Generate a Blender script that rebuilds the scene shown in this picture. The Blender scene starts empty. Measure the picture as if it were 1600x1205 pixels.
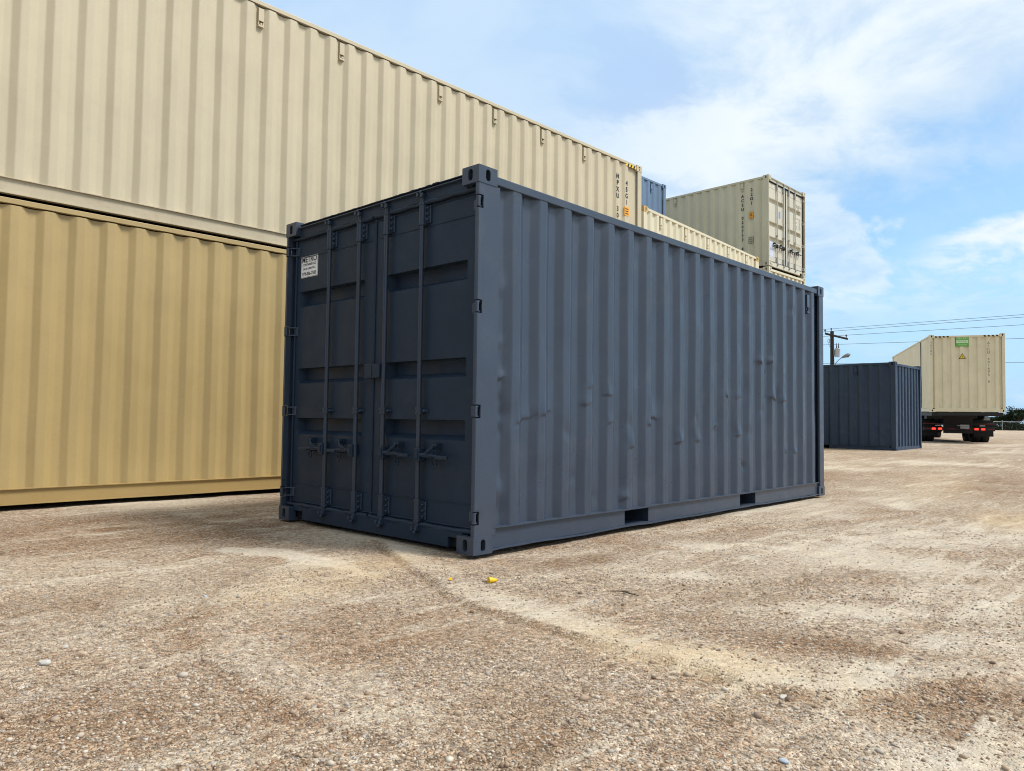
import bpy, bmesh, math, random
import numpy as np
from mathutils import Vector, Matrix

random.seed(7)
rng = np.random.default_rng(11)
SC = bpy.context.scene
COL = SC.collection
R = math.radians

# ------------------------------------------------------------------ camera
CAM = Vector((-3.4253, -3.5255, 0.893))
YAW, PITCH, ROLL, FPX = .7514, .045, .0127, 1169.5
_f = Vector((math.cos(YAW)*math.cos(PITCH), math.sin(YAW)*math.cos(PITCH), math.sin(PITCH)))
_r0 = Vector((math.sin(YAW), -math.cos(YAW), 0)); _u0 = _r0.cross(_f)
_r = math.cos(ROLL)*_r0 + math.sin(ROLL)*_u0
_u = -math.sin(ROLL)*_r0 + math.cos(ROLL)*_u0
cd = bpy.data.cameras.new('camera'); cam = bpy.data.objects.new('camera', cd); COL.objects.link(cam)
m = Matrix((( _r.x, _u.x, -_f.x, CAM.x), (_r.y, _u.y, -_f.y, CAM.y), (_r.z, _u.z, -_f.z, CAM.z), (0, 0, 0, 1)))
cam.matrix_world = m
cd.sensor_width = 36; cd.sensor_fit = 'HORIZONTAL'; cd.lens = 36*FPX/1600
cd.clip_start = .05; cd.clip_end = 4000
SC.camera = cam

def ray(px, py):                       # direction of a picture point, used to place far clouds in the sky
    return (_f + (px-800)/FPX*_r - (py-602.5)/FPX*_u).normalized()

# ------------------------------------------------------------------ light
SUN_EL, SUN_AZ = R(54), R(-54)        # azimuth measured from +X, counter-clockwise
SC.view_settings.view_transform = 'Standard'
SC.view_settings.look = 'None'
SC.view_settings.gamma = 1
SC.view_settings.exposure = 0.64
SC.cycles.filter_width = 1.05
sl = bpy.data.lights.new('sun', 'SUN'); sl.energy = 2.7; sl.angle = R(17); sl.color = (1, .95, .885)
so = bpy.data.objects.new('sun', sl); COL.objects.link(so)
sd = Vector((math.cos(SUN_EL)*math.cos(SUN_AZ), math.cos(SUN_EL)*math.sin(SUN_AZ), math.sin(SUN_EL)))
so.rotation_euler = sd.to_track_quat('Z', 'Y').to_euler()

W = bpy.data.worlds.new('World'); SC.world = W; W.use_nodes = True
nt = W.node_tree; nt.nodes.clear()
class G:                               # tiny node-graph helper
    def __init__(s, t): s.t = t
    def n(s, typ, ins=None, **kw):
        nd = s.t.nodes.new(typ)
        for k, v in kw.items(): setattr(nd, k, v)
        for k, v in (ins or {}).items():
            sock = nd.inputs[k]
            if isinstance(v, bpy.types.NodeSocket): s.t.links.new(v, sock)
            else: sock.default_value = v
        return nd
    def m(s, op, a, b=0.0, c=0.0, clamp=False):
        return s.n('ShaderNodeMath', {0: a, 1: b, 2: c}, operation=op, use_clamp=clamp).outputs[0]
    def dot(s, v, n): return s.n('ShaderNodeVectorMath', {0: v, 1: n}, operation='DOT_PRODUCT').outputs['Value']
    def noise(s, v, scale, detail=4, rough=.5, dist=0, out=0):
        return s.n('ShaderNodeTexNoise', {'Vector': v, 'Scale': scale, 'Detail': detail, 'Roughness': rough, 'Distortion': dist}).outputs[out]
    def ss(s, x, a, b, lo=0.0, hi=1.0):
        return s.n('ShaderNodeMapRange', {0: x, 1: a, 2: b, 3: lo, 4: hi}, interpolation_type='SMOOTHSTEP').outputs[0]
    def mix(s, f, a, b, blend='MIX'):
        nd = s.n('ShaderNodeMix', data_type='RGBA', blend_type=blend)
        for i, v in ((0, f), (6, a), (7, b)):
            if isinstance(v, bpy.types.NodeSocket): s.t.links.new(v, nd.inputs[i])
            else: nd.inputs[i].default_value = v if i == 0 else (*v[:3], 1)
        return nd.outputs[2]
    def mapv(s, v, scale=(1, 1, 1), rot=(0, 0, 0), loc=(0, 0, 0)):
        return s.n('ShaderNodeMapping', {'Vector': v, 'Scale': scale, 'Rotation': rot, 'Location': loc}).outputs[0]

g = G(nt)
sky = g.n('ShaderNodeTexSky', sky_type='NISHITA', sun_disc=False, sun_elevation=SUN_EL, sun_rotation=math.pi/2-SUN_AZ,
          air_density=1.0, dust_density=1.0, ozone_density=1.2, altitude=60)
gen = g.n('ShaderNodeTexCoord').outputs['Generated']
sep = g.n('ShaderNodeSeparateXYZ', {0: gen})
zz = g.m('ADD', g.m('MAXIMUM', sep.outputs[2], 0.0), .16)
cv = g.n('ShaderNodeCombineXYZ', {0: g.m('DIVIDE', sep.outputs[0], zz), 1: g.m('DIVIDE', sep.outputs[1], zz), 2: 0.0}).outputs[0]
def plane(a, b):                       # great circle through two sky directions; >0 above it
    n = ray(*a).cross(ray(*b)).normalized()
    if n.dot(ray((a[0]+b[0])/2, (a[1]+b[1])/2-200)) < 0: n = -n
    return g.dot(gen, n)
n1 = g.m('SUBTRACT', g.noise(cv, 2.6, 9, .62, .35), .5)
n2 = g.m('SUBTRACT', g.noise(g.mapv(cv, (1, 2.0, 1), (0, 0, R(-38))), 1.9, 9, .60, .35), .5)
nlarge = g.m('SUBTRACT', g.noise(cv, .9, 4, .5, .3), .5)
wob = g.m('ADD', g.m('MULTIPLY', n1, .22), g.m('MULTIPLY', n2, .22))
# the great white sheet overhead, its lower edge rising to the right
e1 = g.m('ADD', plane((1290, 318), (1600, 205)), wob)
sheet = g.ss(e1, -.045, .10)
# a bank of streaks low on the right
hi_ = g.m('SUBTRACT', g.m('MULTIPLY', plane((1380, 392), (1600, 318)), -1.0), g.m('MULTIPLY', wob, .32))
lo_ = g.m('ADD', plane((1380, 425), (1600, 385)), g.m('MULTIPLY', wob, .7))
gate = g.ss(g.m('ADD', g.dot(gen, (_r*1.0-_f*.50).normalized()), g.m('MULTIPLY', n1, .15)), -.02, .09)
streak = g.m('MULTIPLY', g.m('MULTIPLY', g.ss(hi_, -.005, .022), g.ss(lo_, -.03, .02)), gate)
b_hi = g.m('SUBTRACT', g.m('MULTIPLY', plane((1290, 452), (1600, 425)), -1.0), g.m('MULTIPLY', wob, .9))
b_lo = g.m('ADD', plane((1290, 540), (1600, 500)), g.m('MULTIPLY', wob, .5))
bank = g.m('MULTIPLY', g.m('MULTIPLY', g.ss(b_hi, -.02, .04), g.ss(b_lo, -.03, .06)), .50)
# round puff beside the top container
c0 = ray(1275, 390)
dd = g.dot(gen, c0)
puff = g.m('MULTIPLY', g.ss(g.m('ADD', dd, g.m('MULTIPLY', g.m('ADD', wob, g.m('MULTIPLY', n2, .5)), .030)), .9962, .9996), .62)
thin = g.m('MULTIPLY', g.ss(g.m('ADD', n2, g.m('MULTIPLY', nlarge, .6)), -.08, .35), .35)
cloud = g.m('MAXIMUM', g.m('MAXIMUM', sheet, streak), g.m('MAXIMUM', bank, g.m('MAXIMUM', puff, thin)))
# grey-blue bellies and holes inside the sheet
belly = g.ss(g.m('ADD', n1, g.m('MULTIPLY', nlarge, .7)), -.10, .20)
nb = g.ss(g.m('ADD', g.dot(gen, ray(985, 150)), g.m('ADD', g.m('MULTIPLY', n2, .014), g.m('MULTIPLY', n1, .010))), .9965, .9997)
upl = g.ss(g.m('ADD', g.dot(gen, ray(640, -10)), g.m('MULTIPLY', wob, .25)), .90, .985)
ccol = g.mix(g.m('MULTIPLY', belly, .85), (.575, .63, .655), (.33, .455, .615))
ccol = g.mix(g.m('MULTIPLY', nb, .75), ccol, (.31, .41, .60))
ccol = g.mix(g.m('MULTIPLY', upl, .7), ccol, (.31, .45, .63))
skyc = g.mix(1.0, sky.outputs[0], (.100, .120, .122), 'MULTIPLY')
skyc = g.mix(g.ss(sep.outputs[2], 0.0, .24, .85, .28), skyc, (.27, .445, .655))       # thin bright haze low down
tot = g.mix(cloud, skyc, ccol)
# dark bank added out of view, behind and left, to dim the door end
west = g.ss(g.m('ADD', g.dot(gen, Vector((-1, .05, -.90)).normalized()), g.m('MULTIPLY', n1, .25)), .22, .58)
tot = g.mix(west, tot, (.04, .085, .17))
bg = g.n('ShaderNodeBackground', {'Color': tot, 'Strength': 1.0})
nt.links.new(bg.outputs[0], g.n('ShaderNodeOutputWorld').inputs[0])

# ------------------------------------------------------------------ materials
def mat(name):
    mt = bpy.data.materials.new(name); mt.use_nodes = True
    t = mt.node_tree; t.nodes.clear()
    gg = G(t); b = gg.n('ShaderNodeBsdfPrincipled'); o = gg.n('ShaderNodeOutputMaterial')
    t.links.new(b.outputs[0], o.inputs[0])
    return mt, gg, b
def lk(gg, a, b): gg.t.links.new(a, b)

def paint(name, col, rough=.45, vary=.10, dirt=None, dirt_amt=.0, rust=0.0, metal=0.0, bump=.12, streak=.0, spec=.5):
    mt, gg, b = mat(name)
    tc = gg.n('ShaderNodeTexCoord').outputs['Object']
    rnd = gg.n('ShaderNodeObjectInfo').outputs['Random']
    v = gg.n('ShaderNodeVectorMath', {0: tc, 1: gg.n('ShaderNodeCombineXYZ', {0: gg.m('MULTIPLY', rnd, 37.0), 1: rnd, 2: gg.m('MULTIPLY', rnd, 11.0)}).outputs[0]}).outputs[0]
    big = gg.noise(v, 1.3, 5, .6); fine = gg.noise(v, 38, 4, .6)
    f = gg.ss(gg.m('ADD', gg.m('MULTIPLY', big, .7), gg.m('MULTIPLY', fine, .3)), .3, .7)
    c = gg.mix(f, [x*(1-vary) for x in col], [min(1, x*(1+vary)) for x in col])
    if streak:
        st = gg.noise(gg.mapv(v, (9, 9, .5)), 1.6, 5, .65)
        c = gg.mix(gg.ss(st, .52, .78, 0, streak), c, [x*.62 for x in col])
    if dirt:
        sp = gg.noise(v, 3.1, 7, .68, .4)
        c = gg.mix(gg.ss(sp, .50, .75, 0, dirt_amt), c, dirt)
    if rust:
        sp = gg.noise(gg.mapv(v, (1, 1, 1.6)), 7.5, 9, .75, .2)
        c = gg.mix(gg.ss(sp, .60-.12*rust, .66, 0, min(1, rust*1.2)), c, (.20, .105, .045))
    lk(gg, c, b.inputs['Base Color'])
    lk(gg, gg.ss(gg.noise(v, 5, 5, .6), .3, .7, rough-.07, rough+.10), b.inputs['Roughness'])
    b.inputs['Metallic'].default_value = metal
    b.inputs['Specular IOR Level'].default_value = spec
    if bump:
        h = gg.m('ADD', gg.m('MULTIPLY', gg.noise(v, 3.2, 3, .5), 1.0), gg.m('MULTIPLY', fine, .05))
        bp = gg.n('ShaderNodeBump', {'Strength': bump, 'Distance': .02, 'Height': h})
        lk(gg, bp.outputs[0], b.inputs['Normal'])
    return mt
def plain(name, col, rough=.6, emit=None, es=1.0, metal=0.0):
    mt, gg, b = mat(name)
    tc = gg.n('ShaderNodeTexCoord').outputs['Object']
    c = gg.mix(gg.noise(tc, 14, 4, .6), [x*.86 for x in col], [min(1, x*1.12) for x in col])
    lk(gg, c, b.inputs['Base Color']); b.inputs['Roughness'].default_value = rough; b.inputs['Metallic'].default_value = metal
    if emit:
        b.inputs['Emission Color'].default_value = (*emit, 1); b.inputs['Emission Strength'].default_value = es
    return mt

M = {}
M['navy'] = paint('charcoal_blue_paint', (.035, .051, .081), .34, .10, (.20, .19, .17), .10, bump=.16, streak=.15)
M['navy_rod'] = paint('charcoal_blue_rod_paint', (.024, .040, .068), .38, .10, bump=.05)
M['navy_door_shade'] = paint('charcoal_blue_door_shade', (.019, .034, .058), .42, .10, (.10, .11, .13), .10, bump=.10, spec=.18)  # same blue made darker, shade of the door end put into the colour
M['navy2'] = paint('older_charcoal_paint', (.026, .046, .084), .45, .12, (.17, .16, .15), .12, bump=.12, streak=.25, spec=.25)
M['slate'] = paint('slate_blue_paint', (.110, .180, .290), .5, .10, bump=.08, streak=.2)
M['cream'] = paint('cream_paint', (.51, .448, .312), .5, .05, (.40, .34, .24), .18, bump=.10, streak=.10)
M['sand'] = paint('sand_paint', (.40, .295, .128), .48, .06, (.35, .26, .13), .25, bump=.12, streak=.16)
M['cream_rail'] = paint('flaking_cream_paint', (.46, .40, .28), .6, .08, (.36, .29, .19), .5, rust=.22, bump=.3)
M['sand_rail'] = paint('ochre_paint', (.35, .245, .095), .55, .06, (.33, .22, .09), .3, bump=.12)
M['pale'] = paint('pale_yellow_paint', (.62, .57, .41), .5, .06, (.42, .34, .2), .2, rust=.02, bump=.08, streak=.10)
M['rusty'] = paint('rust_stained_paint', (.50, .36, .15), .65, .12, (.32, .17, .06), .6, rust=.75, bump=.3)
M['pale2'] = paint('bright_cream_paint', (.74, .67, .47), .5, .06, (.42, .34, .2), .2, bump=.08, streak=.12)
M['olive'] = paint('grey_cream_paint', (.53, .50, .36), .5, .06, (.34, .31, .21), .2, bump=.08, streak=.12)
M['olive_door'] = paint('grey_cream_door_paint', (.56, .53, .43), .5, .05, (.40, .35, .24), .15, bump=.06)
M['galv'] = paint('galvanised_steel', (.45, .48, .48), .45, .12, metal=.6, bump=.05)
M['gasket'] = plain('black_rubber', (.012, .013, .016), .65)
M['void_shade'] = plain('black_shade_fill', (.006, .006, .007), .9)  # black faces painted as shade inside holes, notches and recesses
M['under'] = paint('dark_underside', (.020, .020, .021), .75, .2, bump=.1)
M['white'] = plain('white_vinyl', (.78, .80, .82), .45)
M['black'] = plain('black_print', (.012, .012, .013), .5)
M['greyprint'] = plain('faded_grey_print', (.16, .16, .15), .6)
M['orange'] = plain('amber_sticker', (.80, .36, .02), .5)
M['yellow'] = plain('yellow_sticker', (.82, .56, .03), .5)
M['blue'] = plain('blue_sticker', (.12, .28, .72), .5)
M['paleblue'] = plain('pale_blue_paper', (.55, .60, .74), .6)
M['green'] = plain('green_banner', (.14, .42, .07), .5)
M['lime'] = plain('light_green_print', (.62, .80, .52), .5)
M['tyre'] = plain('tyre_rubber', (.014, .014, .014), .85)
M['chassis'] = plain('black_chassis', (.010, .010, .011), .6)
M['rim'] = plain('steel_rim', (.25, .25, .26), .4, metal=.7)
M['redcab'] = paint('white_cab_paint', (.62, .62, .62), .3, .04, bump=0)
M['glass'] = plain('dark_glass', (.02, .025, .03), .08)
M['tail'] = plain('lit_tail_lamp', (.5, .02, .01), .3, (1, .03, .015), 2.2)
M['redtape'] = plain('dull_red_tape', (.13, .012, .014), .5)
M['plate'] = plain('licence_plate_paint', (.55, .58, .60), .4)
M['wood'] = paint('weathered_pole_wood', (.035, .027, .023), .85, .2, bump=.3)
M['transformer'] = plain('transformer_grey', (.40, .44, .48), .5)
M['wire'] = plain('wire_black', (.05, .06, .07), .6)
M['ceramic'] = plain('insulator_ceramic', (.08, .08, .10), .3)
M['lamphead'] = plain('lamp_grey_metal', (.16, .18, .18), .5)
M['lens'] = plain('lamp_lens', (.08, .08, .08), .3)
M['fence'] = plain('galvanised_fence', (.30, .32, .33), .5, metal=.5)
M['bark'] = plain('bark', (.06, .045, .035), .9)
M['yplastic'] = plain('yellow_plastic', (.80, .50, .01), .35)
M['twig'] = plain('dry_twig', (.10, .07, .04), .9)
M['stone'] = paint('pale_limestone', (.46, .44, .40), .8, .15, bump=.5)
M['bluestone'] = paint('blue_grey_stone', (.36, .40, .46), .7, .15, bump=.4)
mt, gg, b = mat('leaves')
lr = gg.n('ShaderNodeNewGeometry').outputs['Random Per Island']
lk(gg, gg.mix(lr, (.008, .016, .007), (.026, .042, .016)), b.inputs['Base Color']); b.inputs['Roughness'].default_value = .8; b.inputs['Specular IOR Level'].default_value = .1
M['leaf'] = mt
M['mesh'] = plain('dull_fence_wire', (.05, .055, .055), .7)

# ------------------------------------------------------------------ mesh helpers
class MB:
    def __init__(s): s.v = []; s.f = []; s.mi = []; s.sm = []
    def add(s, vs, fs, mi=0, smooth=False):
        o = len(s.v); s.v += [tuple(p) for p in vs]
        for f in fs: s.f.append([i+o for i in f]); s.mi.append(mi); s.sm.append(smooth)
        return s
    def box(s, x0, x1, y0, y1, z0, z1, mi=0, bev=0.0):
        if bev:
            bm = bmesh.new(); bmesh.ops.create_cube(bm, size=1)
            for v in bm.verts: v.co = Vector(((x0+x1)/2+v.co.x*(x1-x0), (y0+y1)/2+v.co.y*(y1-y0), (z0+z1)/2+v.co.z*(z1-z0)))
            bmesh.ops.bevel(bm, geom=bm.edges[:], offset=bev, segments=2, affect='EDGES', profile=.5)
            bm.verts.index_update()
            s.add([v.co for v in bm.verts], [[v.index for v in f.verts] for f in bm.faces], mi); bm.free(); return s
        v = [(x, y, z) for x in (x0, x1) for y in (y0, y1) for z in (z0, z1)]
        return s.add(v, [(0, 1, 3, 2), (4, 6, 7, 5), (0, 4, 5, 1), (2, 3, 7, 6), (0, 2, 6, 4), (1, 5, 7, 3)], mi)
    def tube(s, pts, r, n=10, mi=0, caps=True, smooth=True):
        pts = [Vector(p) for p in pts]; rs = r if isinstance(r, (list, tuple)) else [r]*len(pts)
        rings = []
        for i, p in enumerate(pts):
            t = (pts[min(i+1, len(pts)-1)]-pts[max(i-1, 0)]).normalized()
            a = t.cross(Vector((0, 0, 1)))
            if a.length < 1e-3: a = t.cross(Vector((1, 0, 0)))
            a.normalize(); bb = t.cross(a)
            rings.append([p+rs[i]*(math.cos(q)*a+math.sin(q)*bb) for q in [2*math.pi*k/n for k in range(n)]])
        vs = [q for rg in rings for q in rg]; fs = []
        for i in range(len(rings)-1):
            for k in range(n): fs.append((i*n+k, i*n+(k+1) % n, (i+1)*n+(k+1) % n, (i+1)*n+k))
        s.add(vs, fs, mi, smooth)
        if caps:
            s.add(rings[0], [list(range(n))[::-1]], mi); s.add(rings[-1], [list(range(n))], mi)
        return s
    def prism(s, poly, lo, hi, axis='z', mi=0):     # poly in the two other axes
        n = len(poly)
        def P(a, b, h): return {'z': (a, b, h), 'y': (a, h, b), 'x': (h, a, b)}[axis]
        vs = [P(a, b, lo) for a, b in poly]+[P(a, b, hi) for a, b in poly]
        fs = [list(range(n))[::-1], list(range(n, 2*n))]+[(i, (i+1) % n, n+(i+1) % n, n+i) for i in range(n)]
        return s.add(vs, fs, mi)
    def ball(s, c, r, mi=0, sub=1, sc=(1, 1, 1)):
        bm = bmesh.new(); bmesh.ops.create_icosphere(bm, subdivisions=sub, radius=r); bm.verts.index_update()
        s.add([(c[0]+v.co.x*sc[0], c[1]+v.co.y*sc[1], c[2]+v.co.z*sc[2]) for v in bm.verts], [[v.index for v in f.verts] for f in bm.faces], mi, True); bm.free(); return s
    def mesh(s, name, mats, fix=True):
        me = bpy.data.meshes.new(name); me.from_pydata(s.v, [], s.f)
        for q in (mats if isinstance(mats, (list, tuple)) else [mats]): me.materials.append(q)
        me.polygons.foreach_set('material_index', s.mi); me.polygons.foreach_set('use_smooth', s.sm)
        if fix:
            bm = bmesh.new(); bm.from_mesh(me); bmesh.ops.recalc_face_normals(bm, faces=bm.faces[:]); bm.to_mesh(me); bm.free()
        me.update(); return me
    def build(s, name, mats, parent=None, loc=None, rz=0.0, fix=True):
        return link(name, s.mesh(name, mats, fix), parent, loc, rz)

def link(name, me, parent=None, loc=None, rz=0.0):
    o = bpy.data.objects.new(name, me); COL.objects.link(o)
    if parent: o.parent = parent
    if loc: o.location = loc
    if rz: o.rotation_euler = (0, 0, rz)
    return o
def tag(o, label=None, cat=None, group=None, kind=None):
    if label: o['label'] = label
    if cat: o['category'] = cat
    if group: o['group'] = group
    if kind: o['kind'] = kind
    return o
def empty(name, loc, rot=(0, 0, 0)):
    o = bpy.data.objects.new(name, None); COL.objects.link(o); o.location = loc; o.rotation_euler = rot; o.empty_display_size = .2; return o

def text_mb(s, size, right, up, org, extr_n, mb=None, mi=0, fx=1.0, warp=None, align='CENTER', bold=0.0):
    """letters as flat mesh: org = centre of the line, right/up = directions, fx = width factor"""
    cu = bpy.data.curves.new('t', 'FONT'); cu.body = s; cu.size = size; cu.align_x = align; cu.align_y = 'CENTER'; cu.offset = bold; cu.resolution_u = 3
    ob = bpy.data.objects.new('t', cu); COL.objects.link(ob)
    dg = bpy.context.evaluated_depsgraph_get(); me = bpy.data.meshes.new_from_object(ob.evaluated_get(dg))
    right, up, org, n = Vector(right), Vector(up), Vector(org), Vector(extr_n)
    mb = mb or MB()
    vs = [org+right*(v.co.x*fx)+up*v.co.y+n for v in me.vertices]
    if warp: vs = [warp(p) for p in vs]
    mb.add(vs, [list(p.vertices) for p in me.polygons], mi)
    bpy.data.objects.remove(ob); bpy.data.curves.remove(cu); bpy.data.meshes.remove(me)
    return mb

# numpy value noise (for the ground and the small unevenness of sheet metal)
def vnoise(x, y, seed=0):
    xi = np.floor(x).astype(np.int64); yi = np.floor(y).astype(np.int64); xf = x-xi; yf = y-yi
    def h(a, b):
        k = (a*374761393+b*668265263+seed*2147483647) & 0xffffffff
        k = ((k ^ (k >> 13))*1274126177) & 0xffffffff
        return ((k ^ (k >> 16)) & 0xffff)/65535.0
    u = xf*xf*(3-2*xf); v = yf*yf*(3-2*yf)
    return (h(xi, yi)*(1-u)+h(xi+1, yi)*u)*(1-v)+(h(xi, yi+1)*(1-u)+h(xi+1, yi+1)*u)*v
def fbm(x, y, sc, oct=4, seed=0, gain=.5):
    t = 0; a = 1; s = 0
    for i in range(oct): t = t+a*(vnoise(x*sc*2**i+17*i, y*sc*2**i-9*i, seed+i)-.5); s += a; a *= gain
    return t/s
def sstep(x, a, b):
    t = np.clip((x-a)/(b-a), 0, 1); return t*t*(3-2*t)

# ------------------------------------------------------------------ the ground
RUTS = [ # edges of old wheel tracks pressed into the gravel: polyline, band width (sand lies left of the line), lip height, sand
    ([(-.15, .75), (-.40, .29), (-.60, -.15), (-.84, -.68), (-.92, -1.04), (-.97, -1.44), (-.98, -1.74), (-.97, -1.92), (-.96, -2.18), (-1.01, -2.4), (-.91, -2.59), (-.71, -2.74), (-.3, -3.0), (.3, -3.2)], .36, .011, .95),
    ([(-.85, .66), (-1.12, .59), (-1.54, .29), (-1.84, -.07), (-2.02, -.41), (-2.13, -.82), (-2.18, -1.15), (-2.19, -1.45), (-2.15, -1.76), (-2.0, -2.2)], .34, .006, .75),
    ([(-1.75, -.28), (-1.96, -.33), (-2.15, -.35), (-2.45, -.40), (-2.9, -.44)], .13, .006, .75),
    ([(-.6, 1.34), (-1.0, 1.20), (-1.54, 1.10), (-1.98, 1.02), (-2.35, 1.08), (-3.2, 1.3)], .24, .006, .62),
    ([(.9, -.5), (1.4, -.9), (2.6, -1.4), (4.5, -2.3)], .20, .010, .5),
    ([(2.2, -.5), (4.0, -1.1), (6.5, -1.7), (9.5, -2.6)], .24, .014, .6),
    ([(.2, -1.35), (.9, -1.9), (2.0, -2.9)], .22, .010, .5),
    ([(4.2, -1.5), (5.4, -2.2), (7.5, -3.3)], .22, .018, .4),
]
PATCH = [ # cx, cy, rx, ry, rot, sand, ochre, brown (tone and painted shade)
    (-.90, 1.02, .38, .14, -1.2, 1.7, 0, 0), (-.82, .50, .36, .11, -1.45, 1.6, 0, 0),
    (-1.0, .10, .80, .30, .35, .5, .8, 0), (-.45, -.05, .35, .2, -.9, .4, .4, 0), (-.85, -2.0, .65, .24, -1.5, .6, .75, 0), (-1.02, -2.38, .25, .12, 0, .5, .4, 0),
    (-1.95, -1.45, .55, .22, 1.6, .5, 0, 0), (-1.9, -.75, .40, .20, 1.3, .4, 0, 0), (-2.5, -1.5, .3, .15, 0, .4, 0, 0), (-1.35, -2.6, .35, .15, .3, .45, 0, 0),
    (.8, -.65, .9, .30, -.8, .55, 0, 0), (.45, -1.25, .5, .2, -1.0, .8, 0, 0), (.3, -2.1, .8, .35, -1.2, .75, 0, 0), (.0, -2.9, .7, .4, -.3, .7, 0, 0), (1.9, -1.2, 1.2, .45, -.6, .75, 0, 0), (3.3, -1.9, 1.8, .7, -.5, .8, 0, 0),
    (1.5, -2.6, .9, .4, -.6, .55, 0, 0), (2.6, -.35, 1.2, .25, -.1, .55, .15, 0), (4.8, -.6, 1.6, .35, -.1, .6, .1, 0),
    (5.0, -2.1, .9, .3, .2, .4, .9, 0), (5.6, -1.0, .6, .22, .3, .9, 0, 0), (9, -.6, 3, .5, .2, .5, .4, 0), (13, -2, 4, .8, .2, .5, .3, 0),
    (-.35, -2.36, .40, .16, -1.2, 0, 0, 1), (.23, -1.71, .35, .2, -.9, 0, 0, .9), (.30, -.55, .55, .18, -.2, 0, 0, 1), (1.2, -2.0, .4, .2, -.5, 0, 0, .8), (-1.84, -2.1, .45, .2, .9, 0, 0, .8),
    (-1.45, -1.0, .55, .35, 1.2, 0, 0, .6), (-1.2, 2.7, 2.2, .9, .1, 0, 0, .9), (-.6, 1.95, 1.2, .35, .1, 0, 0, 1), (-.65, -2.95, .4, .2, 0, 0, 0, .8), (-2.3, .4, .6, .3, .2, 0, 0, .7), (-2.7, -1.1, .5, .4, 0, 0, 0, .6), (9.5, -1.2, 3, .6, .1, 0, 0, .6), (8.5, 1.5, 2.5, .8, .1, 0, 0, .8),  # wide brown patches by the left stack also paint the shade there
]
def seg_dist(x, y, pl):
    best = np.full(x.shape, 1e9); sgn = np.zeros(x.shape)
    for (x0, y0), (x1, y1) in zip(pl[:-1], pl[1:]):
        dx, dy = x1-x0, y1-y0; t = np.clip(((x-x0)*dx+(y-y0)*dy)/(dx*dx+dy*dy), 0, 1)
        px, py = x-(x0+t*dx), y-(y0+t*dy); d = np.hypot(px, py); s = np.sign(dx*py-dy*px)
        k = d < best; best = np.where(k, d, best); sgn = np.where(k, s, sgn)
    return best*sgn
def base_h(x, y):
    d = np.hypot(x-CAM.x, y-CAM.y)
    return .21*sstep(d, 9, 34)-.33*sstep(d, 55, 150)
def ground(x, y):
    x = np.asarray(x, float); y = np.asarray(y, float)
    d = np.hypot(x-CAM.x, y-CAM.y)
    near = 1-sstep(d, 10, 22)
    h = base_h(x, y)
    wx = x+.10*fbm(x, y, 2.1, 3, 40)+.03*fbm(x, y, 9, 3, 41); wy = y+.10*fbm(x, y, 2.1, 3, 50)+.03*fbm(x, y, 9, 3, 51)
    det = .030*fbm(x, y, .8, 3, 1)+.020*fbm(x, y, 3.2, 4, 5)*1.2+.012*fbm(x, y, 12, 3, 9)
    sand = np.clip(fbm(x, y, .55, 5, 21, .6)*2.2+.16, 0, .68)
    yel = np.zeros(x.shape); brown = np.zeros(x.shape)
    for pl, w, hh, sd_ in RUTS:
        s = seg_dist(wx, wy, pl)
        det = det+hh*(sstep(s, -.015, .025)*(1-sstep(s, .03, w*.9)))-hh*.55*np.exp(-((s+.035)/.03)**2)
        brk = .30+1.6*np.clip(fbm(x, y, 2.1, 5, 44, .62)+.30, 0, .65)
        sand = np.maximum(sand*(1-.55*np.exp(-((s+.09)/.09)**2)), sd_*.72*brk*sstep(s, -.01, .05)*(1-sstep(s, w*.25, w*1.7)))
        brown = np.maximum(brown, 0.80*np.exp(-((s+.022)/.026)**2)*sd_*np.clip(brk*1.5, 0, 1))  # dark line paints the shade under each rut lip
    for cx, cy, rx, ry, ro, sa, ye, br in PATCH:
        c, s_ = math.cos(ro), math.sin(ro); u = ((wx-cx)*c+(wy-cy)*s_)/rx; v = (-(wx-cx)*s_+(wy-cy)*c)/ry
        k = np.exp(-(u*u+v*v)**1.5)*(.75+1.2*fbm(x, y, 6, 3, 60))
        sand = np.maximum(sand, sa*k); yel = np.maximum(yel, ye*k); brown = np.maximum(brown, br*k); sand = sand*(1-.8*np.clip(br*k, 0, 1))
    # tyre tread ribs inside the sandy tracks
    rib = np.sin((x*.8+y*.6)*2*math.pi/.11+3*fbm(x, y, 1.5, 2, 77))*sstep(fbm(x, y, .9, 3, 33), .02, .2)
    det = det+.0035*rib*sand
    h = h+det*near
    # beneath the stacked boxes the ground stays just under their feet
    under = np.maximum(sstep(x, -.14, .05)*(1-sstep(x, 6.0, 6.2))*sstep(y, -.10+.05*fbm(x, y, 3, 3, 61), .05)*(1-sstep(y, 2.38, 2.6)),
                       sstep(y, 4.35, 4.6)*(1-sstep(y, 8, 9))*(1-sstep(x, 9, 10)))
    h = h*(1-under)+np.minimum(h*.45, .010)*under-.022*under
    return h, np.clip(sand, 0, 1), np.clip(yel, 0, 1), np.clip(brown, 0, 1)
def gz(x, y): return float(ground(np.array([x]), np.array([y]))[0][0])

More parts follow.
